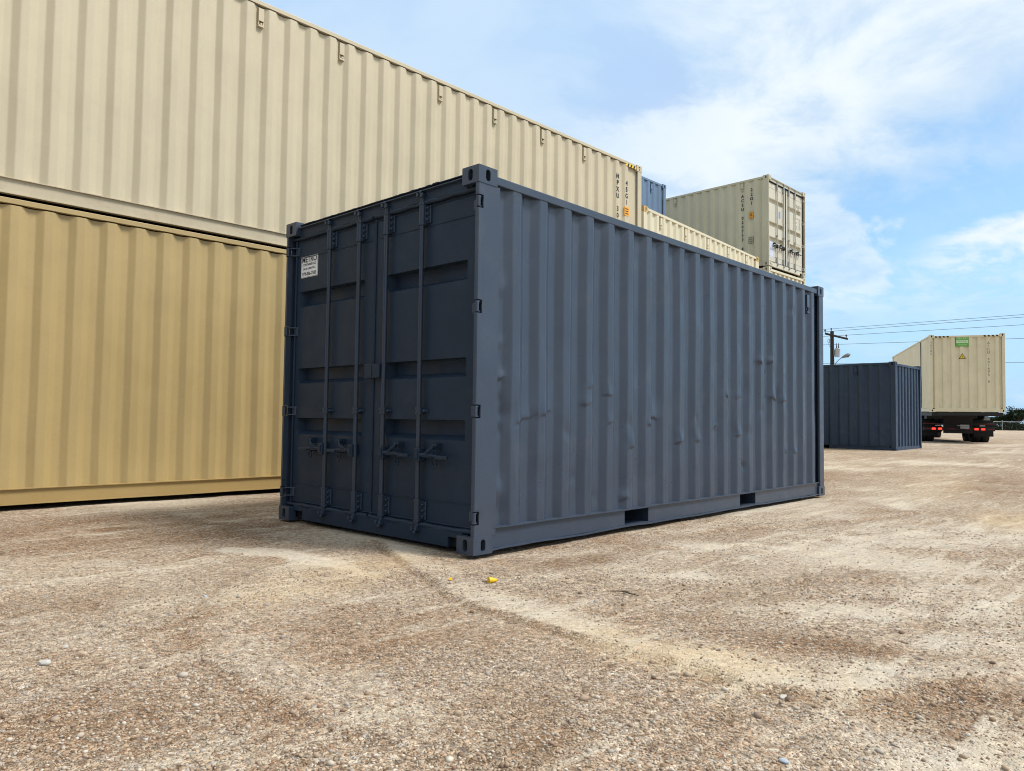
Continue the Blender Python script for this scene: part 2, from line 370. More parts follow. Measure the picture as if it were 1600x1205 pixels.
def axis(lo, hi, step, far):
    a = list(np.arange(lo, hi+1e-6, step)); s = step; x = hi
    while x < far: s *= 1.09; x += s; a.append(x)
    s = step; x = lo
    while x > -far: s *= 1.09; x -= s; a.insert(0, x)
    return np.array(a)
gx = axis(-3.1, 3.0, .017, 900); gy = axis(-3.9, 2.6, .017, 900)
X, Y = np.meshgrid(gx, gy); hz, sand, yel, brown = ground(X.ravel(), Y.ravel())
nx_, ny_ = len(gx), len(gy)
me = bpy.data.meshes.new('ground')
idx = np.arange(nx_*ny_).reshape(ny_, nx_)
quads = np.stack([idx[:-1, :-1], idx[:-1, 1:], idx[1:, 1:], idx[1:, :-1]], -1).reshape(-1, 4)
me.vertices.add(nx_*ny_); me.vertices.foreach_set('co', np.stack([X.ravel(), Y.ravel(), hz], 1).ravel())
me.loops.add(quads.size); me.loops.foreach_set('vertex_index', quads.ravel())
me.polygons.add(len(quads)); me.polygons.foreach_set('loop_start', np.arange(len(quads))*4); me.polygons.foreach_set('loop_total', np.full(len(quads), 4))
me.polygons.foreach_set('use_smooth', np.ones(len(quads), bool)); me.update(calc_edges=True)
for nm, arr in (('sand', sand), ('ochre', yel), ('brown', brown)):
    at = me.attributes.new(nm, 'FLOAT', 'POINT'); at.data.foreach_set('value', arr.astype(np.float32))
mt, gg, b = mat('gravel_ground')
tc = gg.n('ShaderNodeTexCoord').outputs['Object']
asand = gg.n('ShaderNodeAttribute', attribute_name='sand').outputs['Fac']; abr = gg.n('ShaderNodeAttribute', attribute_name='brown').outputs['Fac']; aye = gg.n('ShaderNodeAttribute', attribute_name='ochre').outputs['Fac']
wv = gg.n('ShaderNodeVectorMath', {0: tc, 1: gg.n('ShaderNodeVectorMath', {0: gg.noise(tc, 40, 2, .5, 0, 1), 3: .02}, operation='SCALE').outputs[0]}).outputs[0]
v1 = gg.n('ShaderNodeTexVoronoi', {'Vector': wv, 'Scale': 62.0}); v2 = gg.n('ShaderNodeTexVoronoi', {'Vector': wv, 'Scale': 150.0})
ve = gg.n('ShaderNodeTexVoronoi', {'Vector': wv, 'Scale': 62.0}, feature='DISTANCE_TO_EDGE')
def ramp(fac, stops):
    nd = gg.n('ShaderNodeValToRGB', {0: fac}); cr = nd.color_ramp
    while len(cr.elements) < len(stops): cr.elements.new(.5)
    for e, (p, c) in zip(cr.elements, stops): e.position = p; e.color = (*c, 1)
    return nd.outputs[0]
STONES = [(0, (.19, .122, .076)), (.18, (.37, .260, .170)), (.38, (.50, .388, .275)), (.55, (.30, .190, .120)), (.70, (.59, .495, .375)), (.84, (.34, .30, .265)), (1, (.66, .59, .485))]
s1 = ramp(gg.n('ShaderNodeSeparateColor', {0: v1.outputs['Color']}).outputs[0], STONES)
s2 = ramp(gg.n('ShaderNodeSeparateColor', {0: v2.outputs['Color']}).outputs[1], STONES)
gravel = gg.mix(gg.ss(gg.noise(tc, 26, 3, .6), .42, .58), s1, s2)
tone = gg.noise(tc, .45, 6, .62, .4); tone2 = gg.noise(tc, 2.3, 6, .65, .3)
gravel = gg.mix(gg.ss(tone2, .42, .66, 0, .8), gravel, (.84, .73, .63), 'MULTIPLY')
gravel = gg.mix(gg.ss(tone, .44, .66, 0, .45), gravel, (.53, .45, .345))
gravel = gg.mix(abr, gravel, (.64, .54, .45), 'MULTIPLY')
spk = gg.noise(tc, 48, 3, .75); spk2 = gg.noise(tc, 21, 4, .8)
spk = gg.m('ADD', gg.m('MULTIPLY', spk, .55), gg.m('MULTIPLY', spk2, .45))
speck = gg.n('ShaderNodeCombineColor', {0: gg.ss(spk, .34, .64, .32, 1.50), 1: gg.ss(spk, .34, .64, .30, 1.49), 2: gg.ss(spk, .34, .64, .28, 1.48)}).outputs[0]
gravel = gg.mix(.85, gravel, speck, 'MULTIPLY')
dust = gg.mix(gg.noise(tc, 120, 4, .7), (.50, .42, .31), (.64, .56, .445))
dust = gg.mix(gg.ss(gg.noise(tc, 5, 4, .6), .4, .7, 0, .6), dust, (.54, .50, .43))
# graded bands where machines have dragged the surface
gr = gg.noise(gg.mapv(tc, (.55, 5.5, 1), (0, 0, R(14))), 1.3, 7, .66, .3)
sm = gg.m('ADD', asand, gg.m('MULTIPLY', gg.ss(gr, .50, .68), .45))
sm = gg.m('ADD', sm, gg.m('MULTIPLY', gg.m('SUBTRACT', gg.noise(tc, 33, 4, .7), .5), .9), clamp=True)
dust = gg.mix(.35, dust, speck, 'MULTIPLY')
c = gg.mix(gg.ss(sm, .15, .80, 0, .88), gravel, dust)
c = gg.mix(gg.m('MULTIPLY', aye, .8), c, gg.mix(.55, c, (.66, .48, .25)))
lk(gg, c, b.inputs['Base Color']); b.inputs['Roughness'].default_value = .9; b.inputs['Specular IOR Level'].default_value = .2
edge = gg.ss(ve.outputs['Distance'], 0, .22)
h = gg.m('ADD', gg.m('MULTIPLY', edge, gg.m('SUBTRACT', 1.0, gg.m('MULTIPLY', sm, .8))), gg.m('MULTIPLY', gg.noise(tc, 170, 4, .7), .6))
h = gg.m('ADD', h, gg.m('MULTIPLY', gr, 4.0))
lk(gg, gg.n('ShaderNodeBump', {'Strength': .75, 'Distance': .010, 'Height': h}).outputs[0], b.inputs['Normal'])
me.materials.append(mt)
tag(link('ground', me), kind='structure')

# loose gravel: many small stones, one object
def pebbles():
    bm = bmesh.new(); bmesh.ops.create_icosphere(bm, subdivisions=1, radius=1); bm.verts.index_update()
    bv = np.array([v.co[:] for v in bm.verts]); bf = np.array([[v.index for v in f.verts] for f in bm.faces]); bm.free()
    P = []
    for lo, hi, dens in ((1.0, 3.0, 6000), (3.0, 4.6, 3000), (4.6, 7.5, 900)):
        half = R(48); n = int(half*(hi*hi-lo*lo)*dens)
        rr = np.sqrt(rng.uniform(lo*lo, hi*hi, n)); a = YAW+rng.uniform(-half, half, n)
        P.append(np.stack([CAM.x+rr*np.cos(a), CAM.y+rr*np.sin(a), rr], 1))
    P = np.concatenate(P); x, y = P[:, 0], P[:, 1]
    h, sa, ye, _b = ground(x, y)
    keep = (rng.random(len(x)) > np.clip(sa*1.25, 0, .93)) & (rng.random(len(x)) < .35+1.6*np.clip(fbm(x, y, 1.1, 4, 90)+.35, 0, 1))
    inside = ((x > -.02) & (x < 6.1) & (y > -.03) & (y < 2.46)) | (y > 4.5)
    keep &= ~inside
    x, y, h, rr = x[keep], y[keep], h[keep], P[keep, 2]; n = len(x)
    r = .0022+.0036*rng.random(n)**2.0+(rng.random(n) < .05)*rng.random(n)*.006*(rr < 4.5)+(rng.random(n) < .003)*.008*(rr < 4)
    r *= 1+.10*np.clip(rr-3, 0, 2)
    sc = np.stack([r*rng.uniform(.75, 1.5, n), r*rng.uniform(.75, 1.3, n), r*rng.uniform(.5, .9, n)], 1)
    th = rng.uniform(0, 2*np.pi, n); c, s = np.cos(th), np.sin(th)
    jit = 1+.28*(rng.random((n, len(bv), 1))-.5)
    V = bv[None]*jit*sc[:, None, :]
    tilt = rng.normal(0, .35, n); ct, st = np.cos(tilt), np.sin(tilt)
    Vy = V[:, :, 1]*ct[:, None]-V[:, :, 2]*st[:, None]; Vz = V[:, :, 1]*st[:, None]+V[:, :, 2]*ct[:, None]
    Vx = V[:, :, 0]*c[:, None]-Vy*s[:, None]; Vy2 = V[:, :, 0]*s[:, None]+Vy*c[:, None]
    V = np.stack([Vx+x[:, None], Vy2+y[:, None], Vz+(h+sc[:, 2]*.35)[:, None]], 2).reshape(-1, 3)
    F = (bf[None]+(np.arange(n)*len(bv))[:, None, None]).reshape(-1, 3)
    me = bpy.data.meshes.new('loose_gravel')
    me.vertices.add(len(V)); me.vertices.foreach_set('co', V.ravel()); me.loops.add(F.size); me.loops.foreach_set('vertex_index', F.ravel())
    me.polygons.add(len(F)); me.polygons.foreach_set('loop_start', np.arange(len(F))*3); me.polygons.foreach_set('loop_total', np.full(len(F), 3))
    me.polygons.foreach_set('use_smooth', np.ones(len(F), bool)); me.update(calc_edges=True)
    mt, gg, b = mat('pebble_stone')
    rd = gg.n('ShaderNodeNewGeometry').outputs['Random Per Island']
    nd = gg.n('ShaderNodeValToRGB', {0: rd}); cr = nd.color_ramp
    while len(cr.elements) < len(STONES): cr.elements.new(.5)
    for e, (p, cc) in zip(cr.elements, STONES): e.position = p; e.color = (*cc, 1)
    t2 = gg.n('ShaderNodeTexCoord').outputs['Object']
    col = gg.mix(gg.ss(gg.noise(t2, .9, 5, .6), .42, .62, 0, .5), nd.outputs[0], (.42, .335, .26))
    lk(gg, gg.mix(gg.noise(t2, 90, 3, .6), gg.mix(1.0, col, (.78, .78, .78), 'MULTIPLY'), col), b.inputs['Base Color'])
    b.inputs['Roughness'].default_value = .75; b.inputs['Specular IOR Level'].default_value = .3
    me.materials.append(mt)
    return link('loose_gravel', me)
tag(pebbles(), 'loose brown and tan pebbles strewn over the yard', 'gravel', kind='stuff')

# ------------------------------------------------------------------ shipping containers
CW = 2.438
PITCH_C, OUT, SLO, INN = .2815, .078, .066, .0715
def profile(x0, x1, first, depth, lo=0.0, pitch=PITCH_C, mid=False, out=OUT, slo=SLO):
    """corrugation as (x, y) points, y = 0 outside, y = depth inside; first = where the first outer flat begins"""
    bends = [(x0, depth)]; x = first
    while x-slo < x0+.01: x += pitch
    while x+out+slo < x1-.01:
        bends += [(x-slo, depth), (x, 0.0), (x+out, 0.0), (x+out+slo, depth)]; x += pitch
    bends.append((x1, depth))
    pts = []
    for i, (a, bb) in enumerate(bends):
        if i in (0, len(bends)-1): pts.append((a, bb)); continue
        pa, pb = bends[i-1], bends[i+1]
        def toward(q, t):
            L = math.hypot(q[0]-a, q[1]-bb); t = min(t, L*.45); return (a+(q[0]-a)/L*t, bb+(q[1]-bb)/L*t)
        A2, A1, B1, B2 = toward(pa, .014), toward(pa, .007), toward(pb, .007), toward(pb, .014)
        pts += [A2, A1, ((a*2+A1[0]+B1[0])/4, (bb*2+A1[1]+B1[1])/4), B1, B2]
        if mid and i < len(bends)-2:
            L = math.hypot(pb[0]-a, pb[1]-bb)
            if L > .05: pts += [toward(pb, L*.36)] if L < .05 else [(a+(pb[0]-a)*t, bb+(pb[1]-bb)*t) for t in (.35, .5, .65)]
    return [(px, py+lo) for px, py in pts]
def corr_mesh(name, prof, z0, z1, mt, rows=1, dents=None, wav=.0015, seed=0):
    p = np.array(prof); zs = np.linspace(z0, z1, rows+1)
    X, Z = np.meshgrid(p[:, 0], zs); Yv = np.tile(p[:, 1], (rows+1, 1))
    if rows > 1:
        edge = np.minimum(1, np.minimum(Z-z0, z1-Z)/.12)
        Yv = Yv+wav*edge*(fbm(X, Z, 1.2, 3, 70+seed)*6+fbm(X*3, Z*.7, 1.5, 3, 80+seed)*5)
        X = X+wav*edge*fbm(X*.6, Z, 1.6, 3, 90+seed)*5
    for dx, dz, sx, sz, amp, kind in (dents or []):
        sl_ = math.sin(dx*57+dz*31)*.35; t = (Z-dz-sl_*(X-dx)-.005*np.sin((X-dx)*60+dx*40)*(kind == 'pinch'))/sz
        if kind == 'pinch': fz = np.where(t > 0, np.exp(-t*t*.45), np.exp(-(t*8)**2))
        else: fz = np.exp(-t*t)
        X = X+.75*amp*math.copysign(1, math.sin(dx*91+dz*17))*np.exp(-((X-dx)/(sx*1.6))**2)*np.exp(-((Z-dz-.02)/(sz*.9))**2)*(kind == 'pinch')
        Yv = Yv+amp*np.exp(-np.abs((X-dx)/sx)**(3 if kind == 'pinch' else 2))*fz
    V = np.stack([X, Yv, Z], -1).reshape(-1, 3); n = len(p)
    fs = [(r*n+i, r*n+i+1, (r+1)*n+i+1, (r+1)*n+i) for r in range(rows) for i in range(n-1)]
    me = bpy.data.meshes.new(name); me.from_pydata(V.tolist(), [], fs); me.materials.append(mt)
    me.polygons.foreach_set('use_smooth', [True]*len(fs)); me.update(); return me
def depth_at(prof, x):
    return float(np.interp(x, [q[0] for q in prof], [q[1] for q in prof]))

def casting_mesh(mt, holes=True):
    """corner block 178 x 162 x 118 with oval openings, centred at the origin"""
    mb = MB(); hx, hy, hz_ = .089, .081, .059
    def face(o, ru, rv, n, hu, hv, su, sv):
        o, ru, rv, n = Vector(o), Vector(ru), Vector(rv), Vector(n); N = 20
        st = []
        for k in range(N):
            a = 2*math.pi*(k+.5)/N; c, s = math.cos(a), math.sin(a)
            r = min(su, sv)
            st.append((c*r+math.copysign(su-r, c), s*r+math.copysign(sv-r, s)))
        def outer(k):
            a = 2*math.pi*(k+.5)/N; c, s = math.cos(a), math.sin(a); t = min(hu/max(abs(c), 1e-6), hv/max(abs(s), 1e-6)); return (c*t, s*t)
        ou = [outer(k) for k in range(N)]
        P = lambda q, d=0.0: o+ru*q[0]+rv*q[1]+n*d
        vs = [P(q) for q in ou]+[P(q) for q in st]+[P(q, -.035) for q in st]
        fs = [(k, (k+1) % N, N+(k+1) % N, N+k) for k in range(N)]+[(N+k, N+(k+1) % N, 2*N+(k+1) % N, 2*N+k) for k in range(N)]
        # corners of the rectangle
        for cu_, cv_ in ((hu, hv), (-hu, hv), (-hu, -hv), (hu, -hv)):
            ks = sorted(range(N), key=lambda k: (ou[k][0]-cu_)**2+(ou[k][1]-cv_)**2)[:2]
            i = len(vs); vs.append(P((cu_, cv_))); fs.append((ks[0], ks[1], i))
        mb.add(vs, fs, 0); mb.add([P(q, -.033) for q in st], [list(range(N))], 1)  # black backing paints the shade inside each opening
    for s in (1, -1):
        face((s*hx, 0, 0), (0, 1, 0), (0, 0, 1), (s, 0, 0), hy, hz_, .022, .040)
        face((0, s*hy, 0), (1, 0, 0), (0, 0, 1), (0, s, 0), hx, hz_, .022, .040)
        face((0, 0, s*hz_), (1, 0, 0), (0, 1, 0), (0, 0, s), hx, hy, .055, .030)
    me = mb.mesh('corner_casting', [mt, M['void_shade']]); return me

_cache = {}
def cached(key, fn):
    if key not in _cache: _cache[key] = fn()
    return _cache[key]

def door_panel(y0, y1, z0, z1, ry0, ry1, rows, mt):
    X0, D = .08, .075
    ys = [y0, ry0, ry0+.022, ry1-.022, ry1, y1]; zs = [z0]
    for zb, zt in rows: zs += [zb, zb+.034, zt-.004, zt]
    zs.append(z1); vs = []; fs = []
    for k, z in enumerate(zs):
        for j, y in enumerate(ys):
            inn = j in (2, 3) and 0 < k < len(zs)-1 and (k-1) % 4 in (1, 2)
            vs.append((X0+(D if inn else 0), y, z))
    n = len(ys)
    for k in range(len(zs)-1):
        for j in range(n-1): fs.append((k*n+j, k*n+j+1, (k+1)*n+j+1, (k+1)*n+j))
    mb = MB(); mb.add(vs, fs)
    # edge returns and the weld ridges above and below
    mb.box(X0+.001, X0+.055, y0, y0+.004, z0, z1); mb.box(X0+.001, X0+.055, y1-.004, y1, z0, z1)
    mb.box(X0+.001, X0+.055, y0+.004, y1-.004, z0-.004, z0); mb.box(X0+.001, X0+.055, y0+.004, y1-.004, z1, z1+.004)
    mb.box(X0-.005, X0+.002, y0+.05, y1-.05, z0+.172, z0+.177); mb.box(X0-.005, X0+.002, y0+.05, y1-.05, z1-.170, z1-.165)
    return mb.mesh('door', mt)

def locking_bar_mesh(H, mt):
    mb = MB(); x = .045
    mb.tube([(x, 0, .10), (x, 0, H-.10)], .0168, 14)
    for s, zc in ((1, H-.085), (-1, .105)):
        # cam and its claws
        mb.box(x-.022, x+.018, -.026, .026, zc-.016, zc+.016, bev=.004); mb.box(x-.036, x-.018, -.034, -.012, zc-.006*s-.014, zc-.006*s+.014, bev=.003)
        mb.box(x-.036, x-.018, .012, .034, zc+.004-.014, zc+.004+.014, bev=.003); mb.ball((x-.02, 0, zc+.022*s), .016)
        mb.tube([(x-.018, -.036, zc), (x-.018, .036, zc)], .009, 8)
    return mb.mesh('locking_bar', mt)
def bar_guide_mesh(L, mt, side=-1):
    mb = MB(); x = .045
    mb.tube([(x, 0, -L/2), (x, 0, L/2)], .0235, 14); 
    for z in (-L/2, L/2): mb.tube([(x, 0, z-.006), (x, 0, z+.006)], .028, 14)
    mb.box(x+.006, .0795, -.026, .026, -L/2, L/2, bev=.003)
    mb.box(.066, .0795, -.066, -.022, -L/2+.01, L/2-.01, bev=.004)
    k = max(1, int(L/.045))
    for i in range(k):
        z = (i-(k-1)/2)*.042; mb.tube([(.070, -.046, z), (.052, -.046, z)], .012, 8); mb.ball((.052, -.046, z), .010)
    return mb.mesh('bar_guide', mt)
def handle_mesh(sgn, mt):
    """lever lying across the door; sgn = direction along y; two materials: paint + steel"""
    mb = MB(); x = .030
    def B(x0, x1, a, b_, z0, z1, bev=.003): y0, y1 = sorted((a*sgn, b_*sgn)); mb.box(x0, x1, y0, y1, z0, z1, bev=bev)
    B(x-.022, x+.035, -.006, .052, -.048, .048, .006)
    B(x-.030, x-.020, .010, .042, -.030, .030, .004)
    mb.tube([(x-.008, .04*sgn, 0), (x-.010, .12*sgn, .004), (x-.012, .22*sgn, -.004), (x-.013, .34*sgn, -.010)], [.016, .014, .013, .011], 8)
    B(x-.020, x+.004, .075, .19, -.016, .016, .005); B(x-.026, x-.006, .225, .345, -.024, .004, .006)
    # catch above the lever and the hasp hanging below
    mb.tube([(x-.012, .11*sgn, .01), (x-.022, .15*sgn, .030), (x-.014, .178*sgn, .052), (x-.004, .19*sgn, .075)], [.012, .013, .012, .010], 8)
    B(x-.012, x+.048, .181, .188, .040, .086, .002); B(x-.012, x+.048, .208, .215, .040, .086, .002)
    mb.tube([(x-.004, .168*sgn, .074), (x-.004, .228*sgn, .074)], .009, 8)
    pts = [(x, .198*sgn+.022*math.sin(q), -.055+.030*math.cos(q)) for q in [2*math.pi*k/10 for k in range(11)]]
    mb.tube(pts, .006, 6, caps=False); B(x, x+.05, .176, .22, -.026, -.012)
    return mb.mesh('lock_handle', mt)
def hinge_mesh(mt):
    """hinge at the right post of the door end (y small); z centred"""
    mb = MB()
    mb.tube([(.0155, .0165, -.036), (.0155, .0165, .036)], .0145, 12)
    for z in (-.033, .033):
        mb.prism([(.008, .012), (.024, .028), (.072, .098), (.079, .118), (.079, .03), (.022, .005)], z-.0045, z+.0045)
    mb.box(.070, .0795, .055, .118, -.032, .032, bev=.003)
    return mb.mesh('door_hinge', mt)
def lash_mesh(mt):
    mb = MB()
    mb.box(-.034, .034, -.004, .004, -.055, .100, bev=.002); mb.box(-.034, -.024, .004, .050, -.100, .100); mb.box(.024, .034, .004, .050, -.100, .100)
    mb.box(-.036, .036, -.006, .050, -.125, -.100, bev=.003); mb.tube([(0, -.008, -.088), (0, .04, -.088)], .012, 8)
    return mb.mesh('lashing_slot', mt)

HZ = (2.346, 1.640, .942, .240)
def container(label, loc, rz, L=6.058, H=2.591, ms=None, group=None, doors='x0', name='shipping_container', first=.361, dents=None,
              rows=1, depth=.036, lash=(), fine=False, rot=None, pockets=True, steel=None, seed=0, rust_corner=(), pitch=PITCH_C):
    """ms = (side, frame, rail, door, top rail) materials"""
    side, frame, rail, doorm = ms[:4]; K = (id(side), id(frame), L, H)
    root = empty(name, loc, rot or (0, 0, rz)); tag(root, label, 'shipping container', group)
    steel = steel or doorm
    # corner blocks
    cm = cached(('cast', frame.name), lambda: casting_mesh(frame))
    for i, x in enumerate((.089, L-.089)):
        for j, y in enumerate((.081, CW-.081)):
            for k, z in enumerate((.059, H-.059)):
                mm = cm
                if (i, j, k) in rust_corner: mm = cached('cast_r', lambda: casting_mesh(M['rusty']))
                link('corner_casting', mm, root, (x, y, z))
    # posts: door end has notches for the hinges
    def post_mesh(door):
        mb = MB(); z0, z1 = .118, H-.118
        if door:
            mb.prism([(.052, .004), (.208, .004), (.213, .009), (.213, .060), (.12, .060), (.12, .012), (.052, .012)], z0, z1); mb.box(.117, .1195, .0125, .060, z0, z1, 1)  # black strip paints the shade behind the hinge notches
            cuts = [z*H/2.591 for z in HZ][::-1]; lo = z0
            for zc in cuts+[None]:
                hi = zc-.045 if zc else z1
                mb.prism([(.004, .010), (.010, .004), (.0518, .004), (.0518, .032), (.004, .032)], lo, hi)
                if zc: lo = zc+.045
        else:
            mb.prism([(.004, .010), (.010, .004), (.130, .004), (.136, .010), (.136, .030), (.05, .030), (.05, .10), (.004, .10)], z0, z1)
        return mb.mesh('corner_post', [frame, M['void_shade']])
    for end in ('x0', 'xL'):
        d = doors == end
        pm = cached((K, 'post', d), lambda: post_mesh(d)); mir = cached((K, 'postm', d), lambda: mirrored(pm))
        if end == 'x0':
            link('corner_post', pm, root); link('corner_post', mir, root, (0, CW, 0))
        else:
            link('corner_post', pm, root, (L, CW, 0), math.pi); link('corner_post', mir, root, (L, 0, 0), math.pi)
    # top rails, bottom rails
    tr = cached((K, 'tr', fine), lambda: MB().box(.178, L-.178, .010, .066, H-(.100 if fine else .058 if L > 7 else .075), H-(.040 if fine else .006 if L > 7 else .018), bev=.006 if fine else .004).mesh('top_rail', ms[4] if len(ms) > 4 else frame))
    link('top_rail', tr, root); link('top_rail', tr, root, (L, CW, 0), math.pi)
    def rail_mesh():
        mb = MB(); n = max(40, int(L/.04)); xs = np.linspace(.176, L-.176, n+1)
        wb = fbm(xs, xs*0+3.3+seed, 1.7, 4, 12+seed)*(.026 if fine else .006); wt = fbm(xs, xs*0+9.3, 2.2, 3, 15)*(.012 if fine else .004)
        pk = [(1.753, 2.109), (3.82, 4.174)] if pockets and L < 7 else []
        def strip(sec, closed=True):
            k = len(sec(0)); vs = []; fs = []
            for i in range(n+1): vs += [(xs[i], y, z) for y, z in sec(i)]
            for i in range(n):
                for q in range(k): fs.append((i*k+q, i*k+(q+1) % k, (i+1)*k+(q+1) % k, (i+1)*k+q))
            fs += [list(range(k)), list(range(n*k, n*k+k))[::-1]]; mb.add(vs, fs)
        strip(lambda i: [(.002+wt[i]*.5, .160+wt[i]), (.002+wt[i]*.5, .168+wt[i]), (.075, .170), (.075, .160)])      # top lip
        strip(lambda i: [(.004, .016+wb[i]), (.004, .026+wb[i]), (.075, .026), (.075, .016)])         # bottom lip
        lo = .176
        for a, bb in pk+[(L-.176, None)]:
            mb.box(lo, a, .024, .030, .0265, .1595); lo = bb
        for a, bb in pk:
            mb.box(a, bb, .024, .030, .150, .1595); mb.box(a, bb, .024, .030, .0265, .034)
            mb.box(a-.008, a, .030, CW/2, .034, .150); mb.box(bb, bb+.008, .030, CW/2, .034, .150); mb.box(a-.008, bb+.008, .030, CW/2, .150, .155); mb.box(a, bb, .030, CW/2, .030, .034)
        return mb.mesh('bottom_rail', rail)
    rm = cached((K, 'rail', fine, pockets), rail_mesh)
    link('bottom_rail', rm, root); link('bottom_rail', rm, root, (L, CW, 0), math.pi)
    # sheet sides, roof, floor
    prof = profile(.211 if doors == 'x0' else .134, L-(.211 if doors == 'xL' else .134), first, depth, .014, pitch, mid=fine)
    sm_ = cached((K, 'side', first, fine, rows, doors, seed), lambda: corr_mesh('side_panel', prof, .166, H-.070, side, rows, dents, .0022, seed))
    o = link('side_panel', sm_, root)
    sm2 = cached((K, 'side2', first, min(rows, 16), doors), lambda: corr_mesh('side_panel', [(L-a, q) for a, q in prof][::-1], .166, H-.070, side, min(rows, 16), None, .002, seed+3))
    link('side_panel', sm2, root, (L, CW, 0), math.pi)
    def roof_mesh():
        mb = MB(); xs = []; x = .30
        prof_r = profile(.18, L-.18, .42, .018, 0)
        vs = []; fs = []
        for px, py in prof_r: vs += [(px, .05, H-.040-py), (px, CW-.05, H-.040-py)]
        for i in range(len(prof_r)-1): fs.append((2*i, 2*i+1, 2*i+3, 2*i+2))
        mb.add(vs, fs, 0); mb.box(.02, .18, .162, CW-.162, H-.058, H-.052); mb.box(L-.18, L-.02, .162, CW-.162, H-.058, H-.052)
        return mb.mesh('roof_panel', side)
    link('roof_panel', cached((K, 'roof'), roof_mesh), root)
    def under_mesh():
        mb = MB(); mb.box(.18, L-.18, .08, CW-.08, .158, .176)
        n = int(L/.42)
        for i in range(n):
            x = .35+i*(L-.7)/(n-1)
            if pockets and L < 7 and any(a-.1 < x < bb+.1 for a, bb in ((1.753, 2.109), (3.82, 4.174))): continue
            mb.box(x-.02, x+.02, .08, CW-.08, .045, .157)
        return mb.mesh('underframe', M['under'])
    link('underframe', cached((L, 'under', pockets), under_mesh), root)
    # ---- the door end and the blank end, both built at x = 0
    T = {'x0': ((0, 0, 0), 0.0), 'xL': ((L, CW, 0), math.pi)}
    blank = 'xL' if doors == 'x0' else 'x0'
    bl, ba = T[blank]
    def blank_panel():
        pr = profile(.10, CW-.10, .19, .045, .03, mid=False, out=.110, slo=.032)
        me = corr_mesh('end_panel', [(a, q) for a, q in pr], .150, H-.075, side, 12, None, .0015, 9)
        for v in me.vertices: v.co = Vector((v.co.y, v.co.x, v.co.z))
        me.flip_normals(); me.update(); return me
    link('end_panel', cached((K, 'blank'), blank_panel), root, bl, ba)
    link('end_rail', cached((K, 'er1'), lambda: MB().box(.012, .075, .162, CW-.162, H-.110, H-.045, bev=.004).mesh('end_rail', frame)), root, bl, ba)
    link('end_sill', cached((K, 'er2'), lambda: MB().box(.016, .075, .162, CW-.162, .020, .155, bev=.004).mesh('end_sill', rail)), root, bl, ba)
    dl, da = T[doors]
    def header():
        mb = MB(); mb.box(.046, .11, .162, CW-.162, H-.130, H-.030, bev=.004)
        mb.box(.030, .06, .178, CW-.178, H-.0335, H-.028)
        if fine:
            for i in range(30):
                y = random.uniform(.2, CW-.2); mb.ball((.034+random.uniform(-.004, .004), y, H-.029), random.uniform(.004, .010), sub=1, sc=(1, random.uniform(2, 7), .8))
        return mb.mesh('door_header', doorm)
    def sill():
        mb = MB(); mb.box(.046, .10, .30, CW-.30, .016, .135, bev=.004)
        for a, bb in ((.162, .30), (CW-.30, CW-.162)): mb.box(.046, .10, a, bb, .088, .135); mb.box(.085, .10, a, bb, .016, .088, 1)
        return mb.mesh('door_sill', [doorm, M['void_shade']])
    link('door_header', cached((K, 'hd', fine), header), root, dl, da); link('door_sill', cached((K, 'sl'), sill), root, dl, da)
    dz0, dz1 = .140, H-.140
    rowz = [(a*H/2.591, bb*H/2.591) for a, bb in ((.742, .882), (1.180, 1.312), (1.846, 1.985))]
    gask = M['gasket'] if not fine else doorm
    for hand in (0, 1):
        y0, y1 = (.036, 1.215) if hand == 0 else (1.221, CW-.036)
        r0, r1 = (.180, 1.064) if hand == 0 else (1.362, 2.314)
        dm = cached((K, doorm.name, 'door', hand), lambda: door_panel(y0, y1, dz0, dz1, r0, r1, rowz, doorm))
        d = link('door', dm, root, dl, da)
        def gm():
            mb = MB(); a, e = y0+.012, y1-.008
            for zc, k in ((dz1+.004, 1), (dz0-.004, -1)):
                n = 14; pts = [((.060 if fine else .070)+.004*math.sin(i*1.7), a+(e-a)*i/n, zc+.003*math.sin(i*2.3+hand)) for i in range(n+1)]
                mb.tube(pts, [(.017 if fine else .022)+.003*math.sin(i*1.3) for i in range(n+1)], 8)
                mb.tube([(.077, a, zc-.026*k), (.077, e, zc-.026*k)], .006, 6)
            yv = y1-.002 if hand == 0 else y0+.002
            mb.tube([(.076, yv, dz0), (.076, yv, dz1)], .0075 if fine else .014, 6)
            ye = y0+.03 if hand == 0 else y1-.03
            mb.tube([(.074, ye, dz0), (.074, ye, dz1)], .011 if fine else .018, 8)
            return mb.mesh('door_gasket', gask)
        link('door_gasket', cached((K, 'gask', hand, fine), gm), d)
        bars = (.627, 1.046) if hand == 0 else (1.395, 1.814)
        for yb in bars:
            link('locking_bar', cached((H, steel.name, 'bar'), lambda: locking_bar_mesh(H, steel)), d, (0, yb, 0))
            gl = cached((steel.name, 'gl'), lambda: bar_guide_mesh(.15, steel)); gs = cached((steel.name, 'gs'), lambda: bar_guide_mesh(.034, steel))
            link('bar_guide', gl, d, (0, yb, H-.222)); link('bar_guide', gl, d, (0, yb, .236)); link('bar_guide', gs, d, (0, yb, .945*H/2.591))
            sg = -1 if hand == 0 else 1
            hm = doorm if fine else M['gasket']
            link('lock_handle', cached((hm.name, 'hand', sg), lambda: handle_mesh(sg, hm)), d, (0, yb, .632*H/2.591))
        hg = cached((frame.name, 'hinge'), lambda: hinge_mesh(frame)); hgm = cached((frame.name, 'hingem'), lambda: left_hinge(hg))
        for zc in HZ:
            link('door_hinge', hg if hand == 0 else hgm, d, (0, 0 if hand == 0 else CW, zc*H/2.591))
    lm = cached((L, 'lash', frame.name), lambda: lash_mesh(frame))
